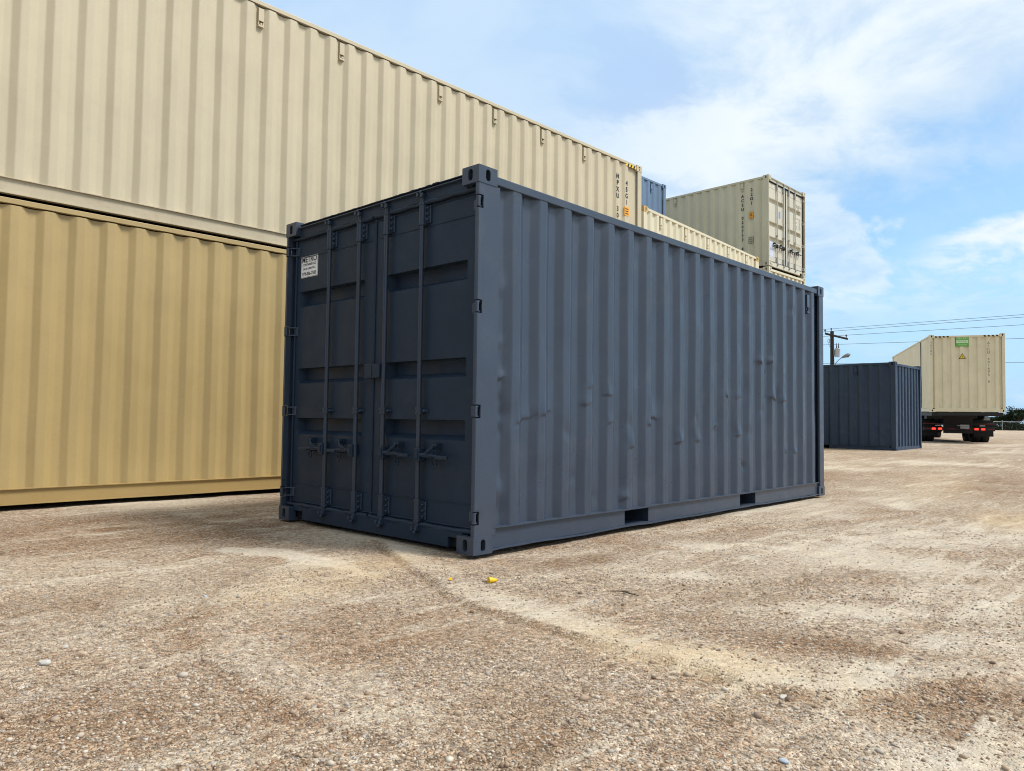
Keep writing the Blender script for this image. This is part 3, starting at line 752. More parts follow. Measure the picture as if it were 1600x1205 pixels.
    for s, x, z, yy in lash:
        if s == 0: link('lashing_slot', lm, root, (x, .018+yy, z))
        else: link('lashing_slot', lm, root, (x, CW-.018-yy, z), math.pi)
    root['_prof'] = 0; del root['_prof']
    return root, prof
def left_hinge(me):
    m2 = mirrored(me); bm = bmesh.new(); bm.from_mesh(m2)
    r = bmesh.ops.create_cube(bm, size=1)
    for v in r['verts']: v.co = Vector((.027+v.co.x*.046, -.004+v.co.y*.003, v.co.z*.088))
    bm.to_mesh(m2); bm.free(); return m2
def mirrored(me):
    m2 = me.copy()
    for v in m2.vertices: v.co.y = -v.co.y
    m2.flip_normals(); m2.update(); return m2

def rect_mb(mb, o, right, up, w, h, mi=0):
    o, right, up = Vector(o), Vector(right), Vector(up)
    return mb.add([o-right*w/2-up*h/2, o+right*w/2-up*h/2, o+right*w/2+up*h/2, o-right*w/2+up*h/2], [(0, 1, 2, 3)], mi)
def slab(mb, o, right, up, n, w, h, t, mi=0):
    o, right, up, n = Vector(o), Vector(right).normalized(), Vector(up).normalized(), Vector(n).normalized()
    vs = [o+right*a*w/2+up*b_*h/2+n*c for c in (0, t) for a, b_ in ((-1, -1), (1, -1), (1, 1), (-1, 1))]
    return mb.add(vs, [(3, 2, 1, 0), (4, 5, 6, 7), (0, 1, 5, 4), (1, 2, 6, 5), (2, 3, 7, 6), (3, 0, 4, 7)], mi)

# --- the charcoal blue container in front
DENT = []
def dent(x, z, sx, sz, a, k='pinch'): DENT.append((x, z, sx, sz, -a*.72 if k == 'pinch' else a*.6, k))
for q in [(.265, 1.79, .035, .05, -.028, 'r'), (.262, 1.42, .032, .04, -.022, 'r'), (.265, 1.17, .035, .04, .026, 'pinch'), (.262, 1.02, .035, .05, .022, 'r'),
          (.285, .93, .045, .05, .02, 'r'), (.26, .82, .03, .05, .026, 'r'), (.265, .40, .04, .07, -.034, 'r'), (.30, .27, .06, .08, .014, 'r'), (.26, 1.86, .05, .05, -.012, 'r'),
          (.41, .93, .08, .10, .010, 'r'), (.52, .90, .10, .07, .014, 'pinch'), (.74, .94, .07, .07, .018, 'pinch'), (.70, .80, .10, .13, .008, 'r'), (.62, .50, .08, .12, .008, 'r'),
          (.98, .80, .05, .06, .010, 'r'), (1.22, 1.02, .05, .05, .010, 'pinch'), (1.27, 1.16, .04, .04, .008, 'pinch'), (1.50, 1.10, .05, .05, .012, 'pinch'), (1.53, .88, .04, .04, .012, 'pinch'),
          (1.86, .69, .06, .07, .020, 'pinch'), (1.80, .87, .05, .06, .010, 'r'), (2.20, .93, .07, .08, .024, 'pinch'), (2.12, .86, .04, .04, .016, 'pinch'), (2.62, .71, .05, .05, .022, 'pinch'),
          (2.96, .72, .05, .05, .020, 'pinch'), (2.92, .92, .03, .05, .010, 'r'), (3.30, .84, .05, .05, .024, 'pinch'), (3.36, .85, .03, .04, -.010, 'r'), (3.55, 1.14, .05, .04, .020, 'pinch'),
          (3.80, 1.15, .05, .03, .014, 'pinch'), (3.62, 1.02, .03, .06, .008, 'r'), (4.30, 1.54, .04, .04, .016, 'pinch'), (4.56, 1.56, .04, .04, .016, 'pinch'), (4.46, 1.45, .03, .05, .012, 'pinch'),
          (4.72, 1.40, .04, .06, .012, 'r'), (4.62, 1.16, .06, .06, .020, 'pinch'), (4.78, 1.18, .04, .10, .018, 'r'), (4.90, 1.14, .05, .05, .016, 'pinch'), (4.96, 1.40, .03, .05, .010, 'r'),
          (3.78, .76, .05, .05, .022, 'pinch'), (4.02, .78, .04, .06, .014, 'r'), (3.92, .45, .05, .04, .022, 'r'), (4.72, .58, .04, .04, .016, 'pinch'), (4.95, .55, .04, .04, .016, 'pinch'),
          (5.20, .54, .04, .04, .016, 'pinch'), (5.15, 2.20, .06, .05, .012, 'r'), (4.33, 1.02, .05, .05, .010, 'r'), (4.0, 1.2, .04, .08, .010, 'r'), (1.10, .46, .03, .04, .010, 'r'),
          (2.02, .40, .06, .10, .010, 'r'), (2.9, .40, .04, .07, .008, 'r'), (1.35, .30, .05, .05, .010, 'r'), (1.75, .25, .04, .04, .014, 'pinch'), (5.55, 1.7, .03, .05, .008, 'r')]: dent(*q)
for i in range(34):
    dent(random.uniform(.4, 5.6), random.uniform(.3, 1.9), random.uniform(.02, .05), random.uniform(.06, .22), random.uniform(-.008, .006), 'r')
MN, PROF = container('dented charcoal blue container in the foreground with a white sticker on its left door', (0, 0, 0), 0, ms=(M['navy'], M['navy'], M['navy'], M['navy_door_shade']),
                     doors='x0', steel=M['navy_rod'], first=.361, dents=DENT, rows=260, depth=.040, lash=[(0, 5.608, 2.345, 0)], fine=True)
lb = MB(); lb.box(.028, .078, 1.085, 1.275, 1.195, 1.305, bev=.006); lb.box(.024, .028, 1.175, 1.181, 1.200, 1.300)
lb.build('lock_box', M['navy_door_shade'], MN)
sg = slab(MB(), (.0795, 2.172, 2.197), (0, -1, 0), (0, 0, 1), (-1, 0, 0), .264, .185, .003, 0)
sgn = sg.build('company_sticker', [M['white']], MN); tag(sgn, 'white sticker with black lettering')
t = MB(); nrm = (-.0012, 0, 0); rt, upv = (0, -1, 0), (0, 0, 1); sx = .0765
text_mb('METRO', .070, rt, upv, (sx, 2.172, 2.259), nrm, t, fx=1.02, bold=.0018)
text_mb('CONTAINER LLC', .027, rt, upv, (sx, 2.172, 2.216), nrm, t, fx=1.05, bold=.0006)
text_mb('SALES & RENTALS', .024, rt, upv, (sx, 2.172, 2.180), nrm, t, fx=1.02, bold=.0005)
text_mb('979-836-7500', .043, rt, upv, (sx, 2.172, 2.134), nrm, t, fx=.90, bold=.0008)
def frame_line(mb, o, right, up, n, w, h, lw):
    o, right, up, n = Vector(o), Vector(right), Vector(up), Vector(n)
    for s in (-1, 1):
        rect_mb(mb, o+up*s*(h/2-lw/2)+n, right, up, w, lw); rect_mb(mb, o+right*s*(w/2-lw/2)+n, right, up, lw, h-2*lw)
frame_line(t, (sx, 2.172, 2.197), rt, upv, nrm, .258, .179, .0025)
t.build('sticker_lettering', M['black'], sgn, fix=False)

# --- the two long containers stacked along the left
TA = -.01830939; TD = Vector((math.cos(TA), math.sin(TA), 0)); TN = Vector((-math.sin(TA), math.cos(TA), 0))
T0 = Vector((0, 4.62504827, 0))+TD*(8.757-12.192)
s2l = lambda s: s-(8.757-12.192)
tl = [(0, s2l(s), 2.896-.195, 0) for s in [-1.380+.2795*k for k in (-4, 0, 4, 8, 12, 18, 22, 26, 30)]]
mw = (M['sand'], M['sand'], M['sand_rail'], M['sand'])
container('long sand coloured container on the ground, lower half of the two high stack at left', (T0.x, T0.y, .018), TA, 12.192, 2.896, mw, 'long tan containers of the left stack',
          first=s2l(-1.575)-6*.2795, pitch=.2795, doors='x0', rows=24, pockets=False, seed=2)
mw = (M['cream'], M['cream'], M['cream_rail'], M['cream'])
TU, tprof = container('long cream container on top of the sand coloured one at left', (T0.x, T0.y, .018+2.896+.018), TA, 12.192, 2.896, mw, 'long tan containers of the left stack',
          first=s2l(-1.560)-6*.2795, pitch=.2795, doors='x0', rows=24, lash=tl, pockets=False, seed=5)
def stack_text(mb, s, size, x, ztop, dz, prof, side, mi=0, fx=1.0, L=0):
    """letters one above the other on a corrugated side; side 0 faces -y, side 1 faces +y (mirrored along x)"""
    for i, ch in enumerate(s):
        if ch == ' ': continue
        z = ztop-i*dz
        if side == 0:
            text_mb(ch, size, (1, 0, 0), (0, 0, 1), (x, 0, z), (0, 0, 0), mb, mi, fx, bold=.004, warp=lambda p: Vector((p.x, depth_at(prof, p.x)-.004, p.z)))
        else:
            text_mb(ch, size, (-1, 0, 0), (0, 0, 1), (x, 0, z), (0, 0, 0), mb, mi, fx, bold=.005, warp=lambda p: Vector((p.x, CW-depth_at(prof, p.x)+.004, p.z)))
t = MB()
stack_text(t, 'HPXU 300451 2', .125, s2l(7.985), 2.53, .124, tprof, 0, fx=.95)
stack_text(t, '45G1', .125, s2l(8.27), 2.46, .124, tprof, 0, fx=.95)
t.build('side_lettering', M['black'], TU, fix=False)
t = MB(); o = s2l(8.27); slab(t, (o, .010, 1.92), (1, 0, 0), (0, 0, 1), (0, -1, 0), .15, .17, .003, 0)
for dz in (.045, 0, -.045): rect_mb(t, (o, .0062, 1.92+dz), (1, 0, 0), (0, 0, 1), .10, .018, 1)
t.build('height_sticker', [M['orange'], M['black']], TU, fix=False)
t = MB(); o0 = s2l(8.23)
for i in range(9):
    a = o0+i*.048; z0, z1 = 2.896-.100, 2.896-.042
    t.add([(a, .0085, z0), (a+.048, .0085, z0), (a+.048+.03, .0085, z1), (a+.03, .0085, z1)], [(0, 1, 2, 3)], i % 2)
t.build('hazard_stripes', [M['yellow'], M['black']], TU, fix=False)

# --- pale containers continuing the row
PA = .0604; mp = (M['pale'], M['pale'], M['pale'], M['pale'])
pg = 'pale yellow containers stacked behind the foreground container'
zg = .052
container('pale yellow container at ground level under the one with the rusty corner', (9.231, 4.73, zg), PA, ms=mp, group=pg, doors='xL', first=.2985, seed=1, rows=8)
ll = [(0, x, 2.395, 0) for x in (.760, 1.886, 3.012, 4.138, 5.264)]
container('pale yellow container with a rusty corner, just right of the long cream one', (9.231, 4.73, zg+2.591), PA, ms=mp, group=pg, doors='xL', first=.2985, lash=ll, rust_corner=((0, 0, 1), (1, 0, 1)), seed=1, rows=8)
# --- slate containers in the row behind
GA = -.018; gd = Vector((math.cos(GA), math.sin(GA), 0)); gp = Vector((15.42, 8.0, 0))-gd*6.058
msl = (M['slate'], M['slate'], M['slate'], M['slate'])
for k, lab in enumerate(('slate blue container at the bottom of the rear stack', 'slate blue container in the middle of the rear stack', 'slate blue container on top of the rear stack, right of the long cream one')):
    container(lab, (gp.x, gp.y, .02+k*2.591), GA, ms=msl, group='slate blue containers in the rear stack', doors='x0', lash=[(0, 5.327, 2.36, 0)], seed=4, rows=8)

# --- the stack with the doors facing the yard
A22 = R(88.3); d22 = Vector((math.cos(A22), math.sin(A22), 0)); n22 = Vector((-math.sin(A22), math.cos(A22), 0))
def at22(x, y, z): v = Vector((x, y, 0))-n22*CW; return (v.x, v.y, z)
og = 'containers of the three high stack behind'
container('pale yellow container at the bottom of the three high stack', at22(16.72, 5.47, .10), A22, ms=mp, group=og, doors='xL', seed=6, rows=8)
container('pale yellow container under the grey cream one, only its top edge showing', at22(16.72, 5.47, .10+2.591), A22, ms=mp, group=og, doors='xL', seed=6, rows=8)
mo = (M['olive'], M['olive'], M['olive'], M['olive_door'])
C22, oprof = container('grey cream container high on the stack with its bolted doors facing the yard', at22(16.72, 5.47, .10+2*2.591+.035), A22, ms=mo, group=og, doors='x0', steel=M['galv'],
                       lash=[(1, .8225, 2.40, 0), (1, 3.0745, 2.40, 0), (1, 5.045, 2.40, 0)], seed=7, rows=8)
wp = lambda prof, L: [(L-a, q) for a, q in prof][::-1]
op = wp(oprof, 6.058); opx = [(6.058-a, q) for a, q in oprof][::-1]
t = MB(); 
def side1(prof, L): # profile of the far side as seen along local x
    return prof
stack_text(t, 'ACSU 020737 4', .115, .8225, 2.12, .128, oprof, 1)
stack_text(t, '22G1', .125, .541, 2.26, .13, oprof, 1)
t.build('side_lettering', M['black'], C22, fix=False)
t = MB(); slab(t, (.541, CW-.012, 1.52), (-1, 0, 0), (0, 0, 1), (0, 1, 0), .13, .19, .003, 0)
for dz, w in ((.06, .09), (.02, .08), (-.02, .09), (-.06, .08)): rect_mb(t, (.541, CW-.0082, 1.52+dz), (-1, 0, 0), (0, 0, 1), w, .018, 1)
t.build('amber_sticker', [M['orange'], M['black']], C22, fix=False)
t = MB(); o = Vector((.541, CW-.010, .79)); frame_line(t, o, (-1, 0, 0), (0, 0, 1), (0, 0, 0), .15, .19, .012)
for dz in (.03, -.03): rect_mb(t, o+Vector((0, 0, dz)), (-1, 0, 0), (0, 0, 1), .12, .012)
rect_mb(t, o+Vector((0, .0005, 0)), (-1, 0, 0), (0, 0, 1), .012, .16)
t.build('black_stencil', M['black'], C22, fix=False)
t = MB(); dx = .0785
text_mb('ACSU 020737 4', .115, rt, upv, (dx, .36, 2.10), (0, 0, 0), t, fx=.55); text_mb('22G1', .11, rt, upv, (dx, .34, 1.96-.06+.12), (0, 0, 0), t, fx=.6)
for i, (a, bb, z) in enumerate((('MAX.GROSS', '30480KG', 1.72), ('', '67200LB', 1.66), ('TARE', '2230KG', 1.60), ('', '4920LB', 1.54), ('NET', '28250KG', 1.48), ('CU.CAP.', '33.2CU.M', 1.42))):
    if a: text_mb(a, .055, rt, upv, (dx, .46, z), (0, 0, 0), t, fx=.6)
    text_mb(bb, .055, rt, upv, (dx, .26, z), (0, 0, 0), t, fx=.6)
text_mb('1 2   5 7', .09, rt, upv, (dx, .36, .93), (0, 0, 0), t, fx=.7)
t.build('door_lettering', M['greyprint'], C22, fix=False)
slab(MB(), (.0795, 1.60, 1.60), rt, upv, (-1, 0, 0), .09, .20, .003).build('blue_sticker', M['blue'], C22)
slab(MB(), (.0795, 2.12, .50), rt, upv, (-1, 0, 0), .20, .46, .003).build('pale_notice', M['paleblue'], C22)

# --- small charcoal container standing further off
A4 = R(89.1); n4 = Vector((-math.sin(A4), math.cos(A4), 0)); v4 = Vector((19.588, 3.024, 0))-n4*CW
container('smaller looking charcoal blue container further off, left of the black truck', (v4.x, v4.y, .088), A4, ms=(M['navy2'],)*4, doors='xL', lash=[(1, 1.104, 2.36, 0)], seed=8, depth=.045, rows=40, dents=[(random.uniform(.4, 5.5), random.uniform(.3, 2.2), .06, .15, random.uniform(-.012, .012), 'r') for _ in range(30)])

# --- the truck and its load
TRA = .383; TRP = .016
td = Vector((math.cos(TRA)*math.cos(TRP), math.sin(TRA)*math.cos(TRP), math.sin(TRP))); tn = Vector((-math.sin(TRA), math.cos(TRA), 0)); tu = td.cross(tn)
tp = Vector((27.796, 4.177, 1.361))-tn*CW
TC, kprof = container('long cream container riding on the black truck, green sign and warning triangle on its end', tp, 0, 12.192, 2.896, (M['pale2'],)*4, doors='xL', rot=(0, -TRP, TRA), pockets=False, rows=12, seed=9)
t = MB(); xe = .028; rr_, uu_ = (0, -1, 0), (0, 0, 1)
slab(t, (xe-.001, 1.36, 2.63), rr_, uu_, (-1, 0, 0), .42, .38, .004, 0)
rect_mb(t, (xe-.0062, 1.36, 2.62), rr_, uu_, .38, .10, 1)
text_mb('METRO', .115, rr_, uu_, (xe-.0062, 1.36, 2.745), (0, 0, 0), t, 1, fx=.95)
text_mb('CONTAINERS', .06, rr_, uu_, (xe-.0072, 1.36, 2.62), (0, 0, 0), t, 0, fx=.9)
text_mb('979-836-7500', .055, rr_, uu_, (xe-.0062, 1.36, 2.50), (0, 0, 0), t, 1, fx=.9)
t.build('green_sign', [M['green'], M['lime']], TC, fix=False)
t = MB(); tri = [(1.36+.115, 1.98), (1.36-.115, 1.98), (1.36, 2.19)]
t.prism(tri, xe-.004, xe, 'x', 1); tri2 = [(1.36+.085, 1.998), (1.36-.085, 1.998), (1.36, 2.155)]
t.add([(xe-.0052, a, c_) for a, c_ in tri2], [(0, 1, 2)], 0); rect_mb(t, (xe-.0062, 1.36, 2.06), rr_, uu_, .012, .07, 1)
t.build('warning_triangle', [M['yellow'], M['black']], TC, fix=False)
t = MB()
for i, ch in enumerate('AFCU 401695 6'):
    if ch != ' ': text_mb(ch, .125, rr_, uu_, (xe-.002, .52, 2.55-i*.118), (0, 0, 0), t)
for i, ch in enumerate('40285'): text_mb(ch, .11, rr_, uu_, (.0025, CW-.055, 2.60-i*.105), (0, 0, 0), t, fx=.8)
t.build('end_lettering', M['black'], TC, fix=False)
t = MB()
for y0 in (.20, 1.78):
    for i in range(7):
        a = y0+i*.065; z0, z1 = 2.896-.108, 2.896-.05
        if i % 2 == 0: t.add([(.0105, a, z0), (.0105, a+.065, z0), (.0105, a+.095, z1), (.0105, a+.03, z1)], [(0, 1, 2, 3)], 0)
t.build('hazard_marks', M['black'], TC, fix=False)
t = MB(); t.box(2.19, 2.25, CW-.030, CW+.006, .17, 2.80); t.build('dark_side_strip', M['under'], TC)  # narrow dark upright strip on the left side
t = MB()
for yy in (.72, 1.74): t.prism([(yy-.12, .13), (yy+.12, .13), (yy+.05, .01), (yy-.05, .01)], .02, .05, 'x')
for yy, s in ((.17, 1), (CW-.17, -1)): t.prism([(yy, .13), (yy+s*.26, .13), (yy, .0)], .020, .060, 'x')
t.build('sill_gusset', M['pale2'], TC)

# truck in its own frame: x forward, y left, origin on the ground below its rear end
tro = Vector((27.796, 4.177, 0))-tn*CW/2+Vector((math.cos(TRA), math.sin(TRA), 0))*2.0
TZ = .165
TR = tag(empty('flatbed_truck', (tro.x, tro.y, TZ), (0, 0, TRA)), 'black truck with lit red tail lights under the long cream container', 'truck')
mb = MB()
for y in (-.42, .42): mb.box(.25, 11.2, y-.05, y+.05, .72, .98)
for x in np.arange(.5, 11, 1.1): mb.box(x-.05, x+.05, -.37, .37, .76, .94)
mb.prism([(-1.92, 1.06), (10.2, 1.20), (10.2, 1.375), (-1.92, 1.190)], -1.15, 1.15, 'y'); mb.box(-.3, .3, -.55, 1.1, .96, 1.09); mb.box(-1.95, -1.75, -1.0, 1.0, 1.10, 1.212); mb.box(1.0, 1.2, -1.0, 1.0, 1.2, 1.28); mb.box(5.0, 5.2, -1.0, 1.0, 1.2, 1.34); mb.box(-.2, 10.2, -.66, -.44, .985, 1.09); mb.box(-.2, 10.2, .44, .66, .985, 1.09)

mb.box(2.0, 2.9, -.42, -.1, .45, .72); mb.box(.5, 1.4, -.6, -.15, .40, .70); mb.tube([(.6, .55, .56), (1.6, .55, .56)], .16, 12); mb.box(3.4, 5.0, .52, 1.15, .45, .95); mb.box(3.4, 5.0, -1.15, -.52, .45, .95)
mb.build('chassis', M['chassis'], TR)
mb = MB(); mb.box(-.32, -.20, -1.22, 1.22, .50, .64, bev=.01); mb.box(-.30, -.22, -1.22, 1.22, .74, .80, bev=.01); mb.box(-.28, -.1, -.5, .5, .40, .98)
mb.build('rear_bumper', M['chassis'], TR)
t = MB()
for a, bb in ((-1.2, -.98), (-.42, -.25), (.1, .42), (.95, 1.2)): rect_mb(t, (-.3225, (a+bb)/2, .57), (0, -1, 0), (0, 0, 1), abs(bb-a), .05)
for a, bb in ((-1.2, -.72), (.7, 1.2)): rect_mb(t, (-.3025, (a+bb)/2, .77), (0, -1, 0), (0, 0, 1), abs(bb-a), .035)
t.build('reflector_tape', M['redtape'], TR, fix=False)
for y in (.86, .64, -.60, -.82):
    mb = MB(); mb.box(-.345, -.3205, y-.065, y+.065, .535, .605, bev=.012); mb.build('tail_light', M['tail'], TR)
mb = MB(); slab(mb, (-.355, -.20, .66), (0, -1, 0), (0, 0, 1), (-1, 0, 0), .30, .155, .006); pl = mb.build('licence_plate', M['plate'], TR)
text_mb('R18 4750', .085, (0, -1, 0), (0, 0, 1), (-.363, -.20, .655), (0, 0, 0), fx=.75).build('plate_lettering', M['greyprint'], pl, fix=False)
for y, w in ((.72, .16), (-.02, .14), (-.80, .18)): 
    mb = MB(); slab(mb, (-.303, y, .70), (0, -1, 0), (0, 0, 1), (-1, 0, 0), w, .035, .004); mb.build('reflector', M['plate'], TR)
def wheel_mesh():
    mb = MB(); prof = [(.28, -.13), (.47, -.14), (.505, -.115), (.51, 0), (.505, .115), (.47, .14), (.28, .13)]; N = 28
    vs = [(r*math.cos(2*math.pi*k/N), y, r*math.sin(2*math.pi*k/N)) for r, y in prof for k in range(N)]; n = len(prof)
    mb.add(vs, [(i*N+k, i*N+(k+1) % N, (i+1)*N+(k+1) % N, (i+1)*N+k) for i in range(n-1) for k in range(N)], 0, True)
    return mb.mesh('wheel', M['tyre'])
def rim_mesh():
    mb = MB(); mb.tube([(0, -.06, 0), (0, .06, 0)], .285, 24); mb.tube([(0, -.10, 0), (0, .10, 0)], .12, 16)
    for k in range(8): a = k*math.pi/4; mb.tube([(.2*math.cos(a), -.08, .2*math.sin(a)), (.2*math.cos(a), .08, .2*math.sin(a))], .018, 6)
    return mb.mesh('rim', M['rim'])
wm, rm_ = wheel_mesh(), rim_mesh()
for x, ys in ((1.2, (.82, 1.12, -.82, -1.12)), (2.55, (.82, 1.12, -.82, -1.12)), (11.6, (1.03, -1.03))):
    for y in ys: w = link('wheel', wm, TR, (x, y, .51)); link('rim', rm_, w)
for y in (.97, -.97):
    mb = MB(); mb.box(.35, .372, y-.33, y+.33, .28, .92); mb.build('mud_flap', M['tyre'], TR)
    mb = MB(); pts = [(1.2+.66*math.cos(q), .50+.60*math.sin(q)) for q in np.linspace(R(25), R(155), 12)]
    for (a, bz), (a2, bz2) in zip(pts[:-1], pts[1:]): mb.add([(a, y-.31, bz), (a2, y-.31, bz2), (a2, y+.31, bz2), (a, y+.31, bz)], [(0, 1, 2, 3)])
    mb.build('mudguard', M['chassis'], TR)
cab = MB(); cx0 = 10.6
cab.prism([(cx0, .75), (cx0, 2.55), (cx0+.25, 2.75), (cx0+1.15, 2.70), (cx0+1.55, 1.75), (cx0+2.75, 1.55), (cx0+2.85, .95), (cx0+2.85, .6), (cx0, .6)], -1.05, 1.05, 'y')
cb = cab.build('cab', M['redcab'], TR)
mb = MB(); mb.prism([(cx0+1.19, 2.60), (cx0+1.55, 1.80), (cx0+1.58, 1.82), (cx0+1.22, 2.62)], -.95, .95, 'y'); mb.build('windscreen', M['glass'], cb)
for y in (-1.056, 1.050):
    mb = MB(); mb.prism([(cx0+.35, 1.75), (cx0+.35, 2.45), (cx0+1.05, 2.45), (cx0+1.33, 1.75)], y, y+.006, 'y'); mb.build('side_window', M['glass'], cb)

# ------------------------------------------------------------------ pole, lamp, wires
def world(px, py, depth):              # place far things at a chosen distance along the view axis
    d = _f+(px-800)/FPX*_r-(py-602.5)/FPX*_u
    return CAM+d*depth
PB = world(1301, 661, 76); PB.z = 0; ph = world(1301, 517, 76).z
PO = tag(empty('utility_pole', (PB.x, PB.y, -.1)), 'wooden utility pole with one slanting crossarm rising behind the far charcoal container', 'utility pole')
vr = Vector((_r0.x, _r0.y, 0)); vf = Vector((math.cos(YAW), math.sin(YAW), 0))
MB().tube([(0, 0, 0), (0, 0, ph+.1)], [.24, .18], 12).build('pole', M['wood'], PO)
arm = vr*.86-vf*.75; arm.normalize()
a0, a1 = -arm*.75+Vector((0, 0, ph-.10)), arm*1.45+Vector((0, 0, ph-.80))
mb = MB(); mb.tube([a0-vf*.16, a1-vf*.16], .12, 6, smooth=False); mb.build('crossarm', M['wood'], PO)
insul = [Vector((0, 0, ph+.10))-vr*.08, a0+Vector((0, 0, .08))-vf*.16, a1*.94+a0*.06+Vector((0, 0, .08))-vf*.16]
for q in insul: 
    mb = MB(); mb.tube([q, q+Vector((0, 0, .18)), q+Vector((0, 0, .21)), q+Vector((0, 0, .34))], [.03, .05, .11, .05], 8); mb.build('insulator', M['ceramic'], PO)
mb = MB(); q0 = Vector((0, 0, ph-.9))-vr*.34; pts = [q0+vr*.10*math.cos(k)+Vector((0, 0, .22*math.sin(k))) for k in np.linspace(0, 2*math.pi, 13)]
mb.tube(pts, .025, 6, caps=False); mb.tube([q0+Vector((0, 0, -.22)), q0+vr*.05+Vector((0, 0, -.55)), q0+vr*.34+Vector((0, 0, -.75))], .018, 5); mb.build('jumper_loop', M['wire'], PO)
TF = tag(empty('pole_transformer', world(1308.5, 551.5, 75.9)), 'grey can shaped transformer bolted to the utility pole', 'transformer')
mb = MB(); mb.tube([(0, 0, -.42), (0, 0, .36), (0, 0, .40), (0, 0, .46)], [.27, .27, .29, .22], 16); mb.build('tank', M['transformer'], TF)
for a in (-.08, .12):
    mb = MB(); mb.tube([vr*a+Vector((0, 0, .44)), vr*a+Vector((0, 0, .70)), vr*a+Vector((0, 0, 1.0))], [.06, .05, .02], 8); mb.build('bushing', M['ceramic'], TF)
mb = MB(); mb.box(-.06, .06, -.06, .06, -.30, .30); b_ = mb.build('bracket', M['lamphead'], TF, tuple(-vr*.32))
LP = tag(empty('street_lamp', (PB.x, PB.y, 0)), 'grey cobra head street lamp on a curved arm fixed to the utility pole', 'street lamp')
q = [world(*p, 75.8)-PB for p in ((1302, 574), (1306.5, 567), (1311, 562), (1316.5, 558.5))]
MB().tube(q, .035, 6).build('lamp_arm', M['lamphead'], LP)
hd0, hd1 = world(1315, 559, 75.8)-PB, world(1328.3, 553.4, 75.8)-PB
mb = MB(); mb.tube([hd0.lerp(hd1, k) for k in (0, .15, .4, .7, .9, 1)], [.06, .11, .17, .20, .16, .07], 10); mb.build('lamp_head', M['lamphead'], LP)
mb = MB(); mid = hd0.lerp(hd1, .68); mb.ball(mid-Vector((0, 0, .11)), .17, sub=2, sc=(1.1, 1.1, .7)); mb.build('lamp_lens', M['lens'], LP)
def wire(p0, p1, sag, label):
    pts = []; e0 = p0+(p0-p1)*.8; 
    for k in range(25): 
        t_ = k/24; p = p0.lerp(p1, t_); p.z -= sag*4*t_*(1-t_); pts.append(p)
    pre = [p0.lerp(e0, k/8)+Vector((0, 0, -sag*2*(k/8)*(1-k/8))) for k in range(8, 0, -1)]
    o = MB().tube(pre+pts, .017, 5).build('power_line', M['wire']); tag(o, label, 'power line', 'power lines strung from the utility pole')
ends = [((1299, 514.0), (1600, 491.6)), ((1296, 518), (1600, 495.5)), ((1312, 524.5), (1600, 507.5)), ((1301, 538.5), (1600, 528.8))]
labs = ['highest power line, leaving the top of the utility pole', 'second power line from the top, from the left end of the crossarm', 'third power line down, from the right end of the crossarm', 'fourth power line down, crossing behind the top of the truck container']
for (a, bq), lab in zip(ends, labs):
    p0 = world(*a, 76); p1 = world(*bq, 64); p2 = p1+(p1-p0)*.9
    wire(p0, p2, .0, lab)
p0, p1 = world(1390, 567.5, 80), world(1600, 566.3, 70); wire(p0, p1+(p1-p0)*.6, 0, 'lowest power line, running out right of the truck container')

# ------------------------------------------------------------------ fence and trees far off
FD = 150
def farpt(px, depth): 
    p = world(px, 664, depth); p.z = float(base_h(np.array(p.x), np.array(p.y))); return p
FN = tag(empty('chain_link_fence', farpt(1566, FD)), 'chain link fence with steel posts along the far edge of the yard', 'fence')
f0 = farpt(1566, FD)
fpx = [1566+k*47 for k in range(-8, 7)]
ptsf = [farpt(p, FD+0*(p-1566)) for p in fpx]
for p in ptsf: 
    q = p-f0; MB().tube([q, q+Vector((0, 0, 2.05))], .07, 8).build('post', M['fence'], FN)
for zz_ in (1.75,):
    MB().tube([p-f0+Vector((0, 0, zz_)) for p in ptsf], .045, 6).build('top_rail', M['fence'], FN)
mb = MB()
for a, bq in zip(ptsf[:-1], ptsf[1:]):
    n = 60; a_, b2 = a-f0, bq-f0
    for k in range(n):
        for s in (0, 1):
            t0 = k/n; t1 = (k+10*(1 if s == 0 else -1))/n
            if not 0 <= t1 <= 1: continue
            p, q = a_.lerp(b2, t0)+Vector((0, 0, .05)), a_.lerp(b2, t1)+Vector((0, 0, 1.75)); w = Vector((0, 0, .004))
            mb.add([p-w, q-w, q+w, p+w], [(0, 1, 2, 3)])
mb.build('wire_mesh', M['mesh'], FN, fix=False)

